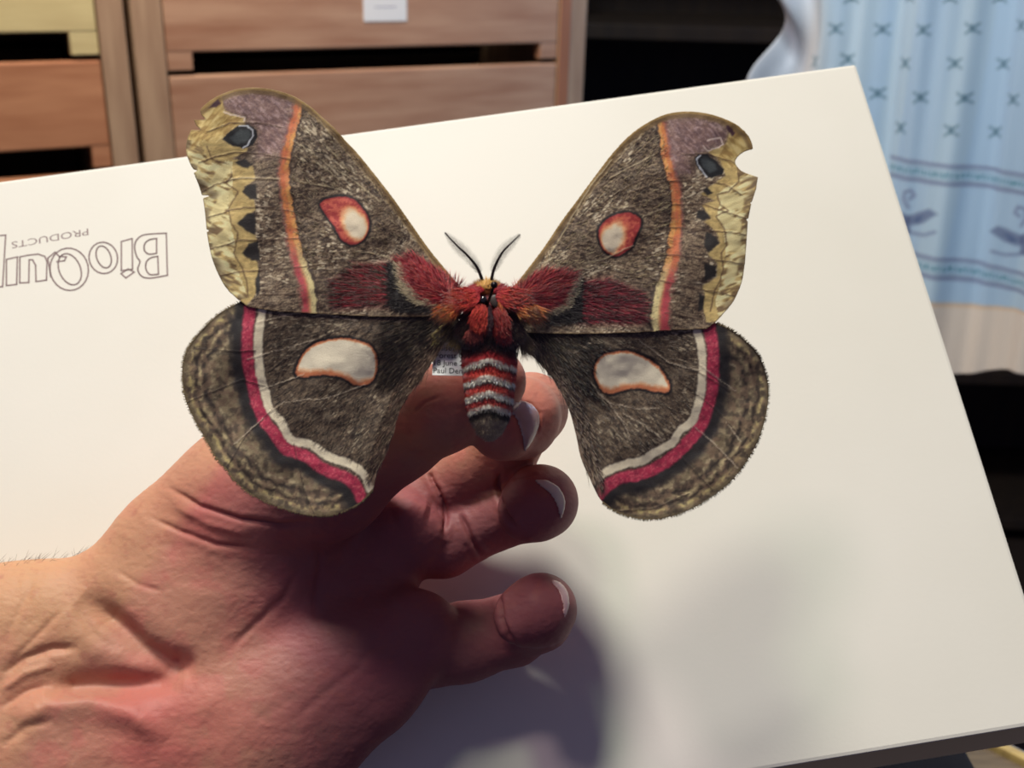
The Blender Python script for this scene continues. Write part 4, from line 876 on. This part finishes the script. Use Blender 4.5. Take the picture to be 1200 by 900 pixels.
tmpme = bpy.data.meshes.new('t'); 
HW = cam2w(HV[:, 0]/1000, HV[:, 1]/1000, HV[:, 2]/1000)
tmp = mesh('tmp', HW, HF, m_skin, None, smooth=True); off0 = np.array(tmp.location)
tmp.modifiers.new('s', 'SMOOTH').iterations = 3; sm = tmp.modifiers.new('ss', 'SUBSURF'); sm.levels = 1; sm.render_levels = 1
bpy.context.view_layer.update(); dg = bpy.context.evaluated_depsgraph_get(); me = bpy.data.meshes.new_from_object(tmp.evaluated_get(dg)); bpy.data.objects.remove(tmp)
n = len(me.vertices); co = np.zeros(n*3); me.vertices.foreach_get('co', co); co = co.reshape(-1, 3)+off0
no = np.zeros(n*3); me.vertices.foreach_get('normal', no); no = no.reshape(-1, 3)
hx, hy = proj(co); hz = (co-cam_pos)@Fv; front = sstep(-.05, .35, no@(-Fv))
Z7 = lambda pts: [(x/2.144, 480+y/2.144) for x, y in pts]
ZY = lambda pts: [(440+x/3.75, 420+y/3.75) for x, y in pts]
creases = [  # px polyline, width px, depth mm (negative: a raised fold)
 (Z7([(415, 190), (500, 242), (600, 275), (700, 290), (790, 280)]), 5, .9), (Z7([(375, 268), (450, 305), (540, 338), (640, 352)]), 5, .6), (Z7([(430, 235), (520, 285), (640, 318)]), 8, -.5),
 (Z7([(290, 400), (350, 440), (410, 458)]), 5, .3), (Z7([(205, 465), (290, 540), (350, 600), (420, 640), (500, 650)]), 24, 4.4), (Z7([(110, 700), (230, 690), (340, 690), (460, 680)]), 22, 3.8),
 (Z7([(0, 670), (60, 625), (130, 600), (200, 600)]), 9, 1.2), (Z7([(0, 750), (70, 705), (130, 690)]), 8, .9), (Z7([(20, 640), (100, 560), (160, 500)]), 6, .35), (Z7([(0, 600), (60, 480), (90, 430)]), 6, .25),
 (Z7([(40, 790), (120, 745), (230, 735), (340, 770), (420, 830)]), 26, -2.4), (Z7([(0, 710), (60, 665), (140, 640)]), 9, -.8),
 (Z7([(800, 330), (806, 400), (792, 480), (796, 560)]), 7, .6), (Z7([(760, 390), (716, 470), (640, 540), (560, 620)]), 8, .45), (Z7([(960, 560), (900, 650), (810, 715), (720, 800)]), 9, .3), (Z7([(180, 480), (230, 560), (300, 610)]), 9, .5),
 (Z7([(0, 850), (60, 800), (140, 780)]), 8, .6),
 (ZY([(270, 575), (300, 640), (312, 700), (305, 775)]), 4, 1.4), (ZY([(370, 680), (400, 740), (430, 810), (465, 870)]), 4, 1.3), (ZY([(235, 500), (250, 540), (285, 600)]), 4, 1.2),
 (ZY([(548, 500), (536, 560), (545, 620), (575, 690), (620, 745)]), 4, 1.5), (ZY([(600, 530), (650, 515), (700, 512)]), 3, .4), (ZY([(165, 245), (215, 195), (290, 165)]), 3, .4),
 ([(592, 677), (585, 700), (587, 725), (596, 745), (606, 756)], 4, 1.6), (ZY([(80, 700), (160, 665), (240, 680)]), 24, -1.6),
 (ZY([(640, 182), (690, 200), (722, 240), (726, 290), (712, 330)]), 2, .5)]
disp = np.zeros(n); cred = np.zeros(n)
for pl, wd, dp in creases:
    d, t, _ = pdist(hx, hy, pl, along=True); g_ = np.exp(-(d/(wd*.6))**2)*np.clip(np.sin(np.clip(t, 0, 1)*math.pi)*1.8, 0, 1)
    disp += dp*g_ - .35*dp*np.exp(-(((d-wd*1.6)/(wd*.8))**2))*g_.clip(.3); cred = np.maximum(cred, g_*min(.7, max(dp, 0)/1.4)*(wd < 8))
disp *= front; 
und = .5*(fbm(hx/28, hy/20, 141, 3)-.5)+.16*(fbm(hx/5, hy/3.2, 142, 2)-.5)
co2 = co-no*((disp+und*front)/1000)[:, None]
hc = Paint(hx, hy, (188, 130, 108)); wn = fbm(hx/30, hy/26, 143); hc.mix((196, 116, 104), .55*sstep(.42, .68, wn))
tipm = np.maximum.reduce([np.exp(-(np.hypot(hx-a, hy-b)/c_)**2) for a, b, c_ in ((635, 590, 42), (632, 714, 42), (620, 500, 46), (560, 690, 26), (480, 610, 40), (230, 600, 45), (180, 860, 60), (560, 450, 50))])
hc.mix((186, 84, 84), .5*tipm); hc.mix((150, 62, 60), .5*cred*front); hc.mix((206, 158, 116), .75*sstep(190, 30, hx)*sstep(790, 700, hy)); hc.mix((200, 150, 112), .5*sstep(40, 0, hy-(900-1.45*hx))); hc.mix((138, 78, 86), .75*sstep(190, 380, hx-.25*(hy-650))*sstep(520, 600, hy))  # last mix paints the palm's shade as darker, purpler skin
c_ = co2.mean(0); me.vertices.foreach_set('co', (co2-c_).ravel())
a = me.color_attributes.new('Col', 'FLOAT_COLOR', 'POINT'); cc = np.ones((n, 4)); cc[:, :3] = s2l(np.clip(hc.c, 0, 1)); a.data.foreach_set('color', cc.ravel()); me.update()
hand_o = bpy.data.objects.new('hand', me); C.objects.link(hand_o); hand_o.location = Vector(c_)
tag(hand_o, 'open left hand reaching in from the left, fingers curled, holding the moth pin', 'hand')
# nails follow the skin of the finger ends
me.calc_loop_triangles()
nq = len(me.polygons); lt = np.zeros(nq*4, np.int32); me.polygons.foreach_get('vertices', lt); quads = lt.reshape(-1, 4)
def nail(poly, zmax, colf, lift=.0004, rim=None):
    pl = spline(poly, 4, True); sd = sdf(hx, hy, pl); ok = (sd < .3) & (no@(-Fv) > -.1) & (hz < zmax); k = ok[quads].all(1); q = quads[k]; ids, inv = np.unique(q.ravel(), return_inverse=True)
    dome = lift*(1-np.exp(np.clip(sd[ids], -20, 0)/2.5)); V = co2[ids]+no[ids]*(.00005+dome)[:, None]
    o = mesh('nail', V, inv.reshape(-1, 4), m_nail, hand_o, col=colf(hx[ids], hy[ids], sd[ids]), smooth=True)
    md = o.modifiers.new('thickness', 'SOLIDIFY'); md.thickness = .0005; md.offset = 0; return o
def nc_(cfree, cplate):
    return lambda x, y, sd: np.array(cplate)/255.*np.ones((len(x), 1))*(1-sstep(-3, 0, sd))[:, None]+np.array(cfree)/255.*sstep(-3, 0, sd)[:, None]
nail(ZY([(590, 200), (640, 190), (682, 202), (712, 240), (716, 290), (695, 345), (665, 392), (652, 400), (640, 330), (618, 270), (592, 235)]), .34, nc_((196, 170, 166), (178, 142, 142)))
nail(ZY([(700, 538), (750, 538), (792, 560), (822, 600), (830, 645), (812, 705), (800, 655), (772, 605), (732, 568)]), .34, nc_((204, 176, 166), (214, 192, 182)))
nail([(646, 682), (656, 684), (664, 694), (666, 708), (661, 724), (659, 708), (655, 694)], .34, nc_((206, 160, 160), (216, 176, 176)))
# arm hairs at the wrist
r = np.random.default_rng(9); k = np.flatnonzero((hx > -30) & (hx < 120) & (np.abs(no@Fv) < .35) & (no@Uv > .8)); k = r.choice(k, min(70, len(k)), False)
cc = np.tile(np.array([96, 70, 52.])/255, (len(k), 1))
fo = hairs('arm_hair', co2[k], no[k]*.5+Rv*.5+r.normal(0, .35, (len(k), 3)), r.uniform(.002, .0045, len(k)), .00005, cc, cc, m_fur, hand_o)
fo.parent = hand_o
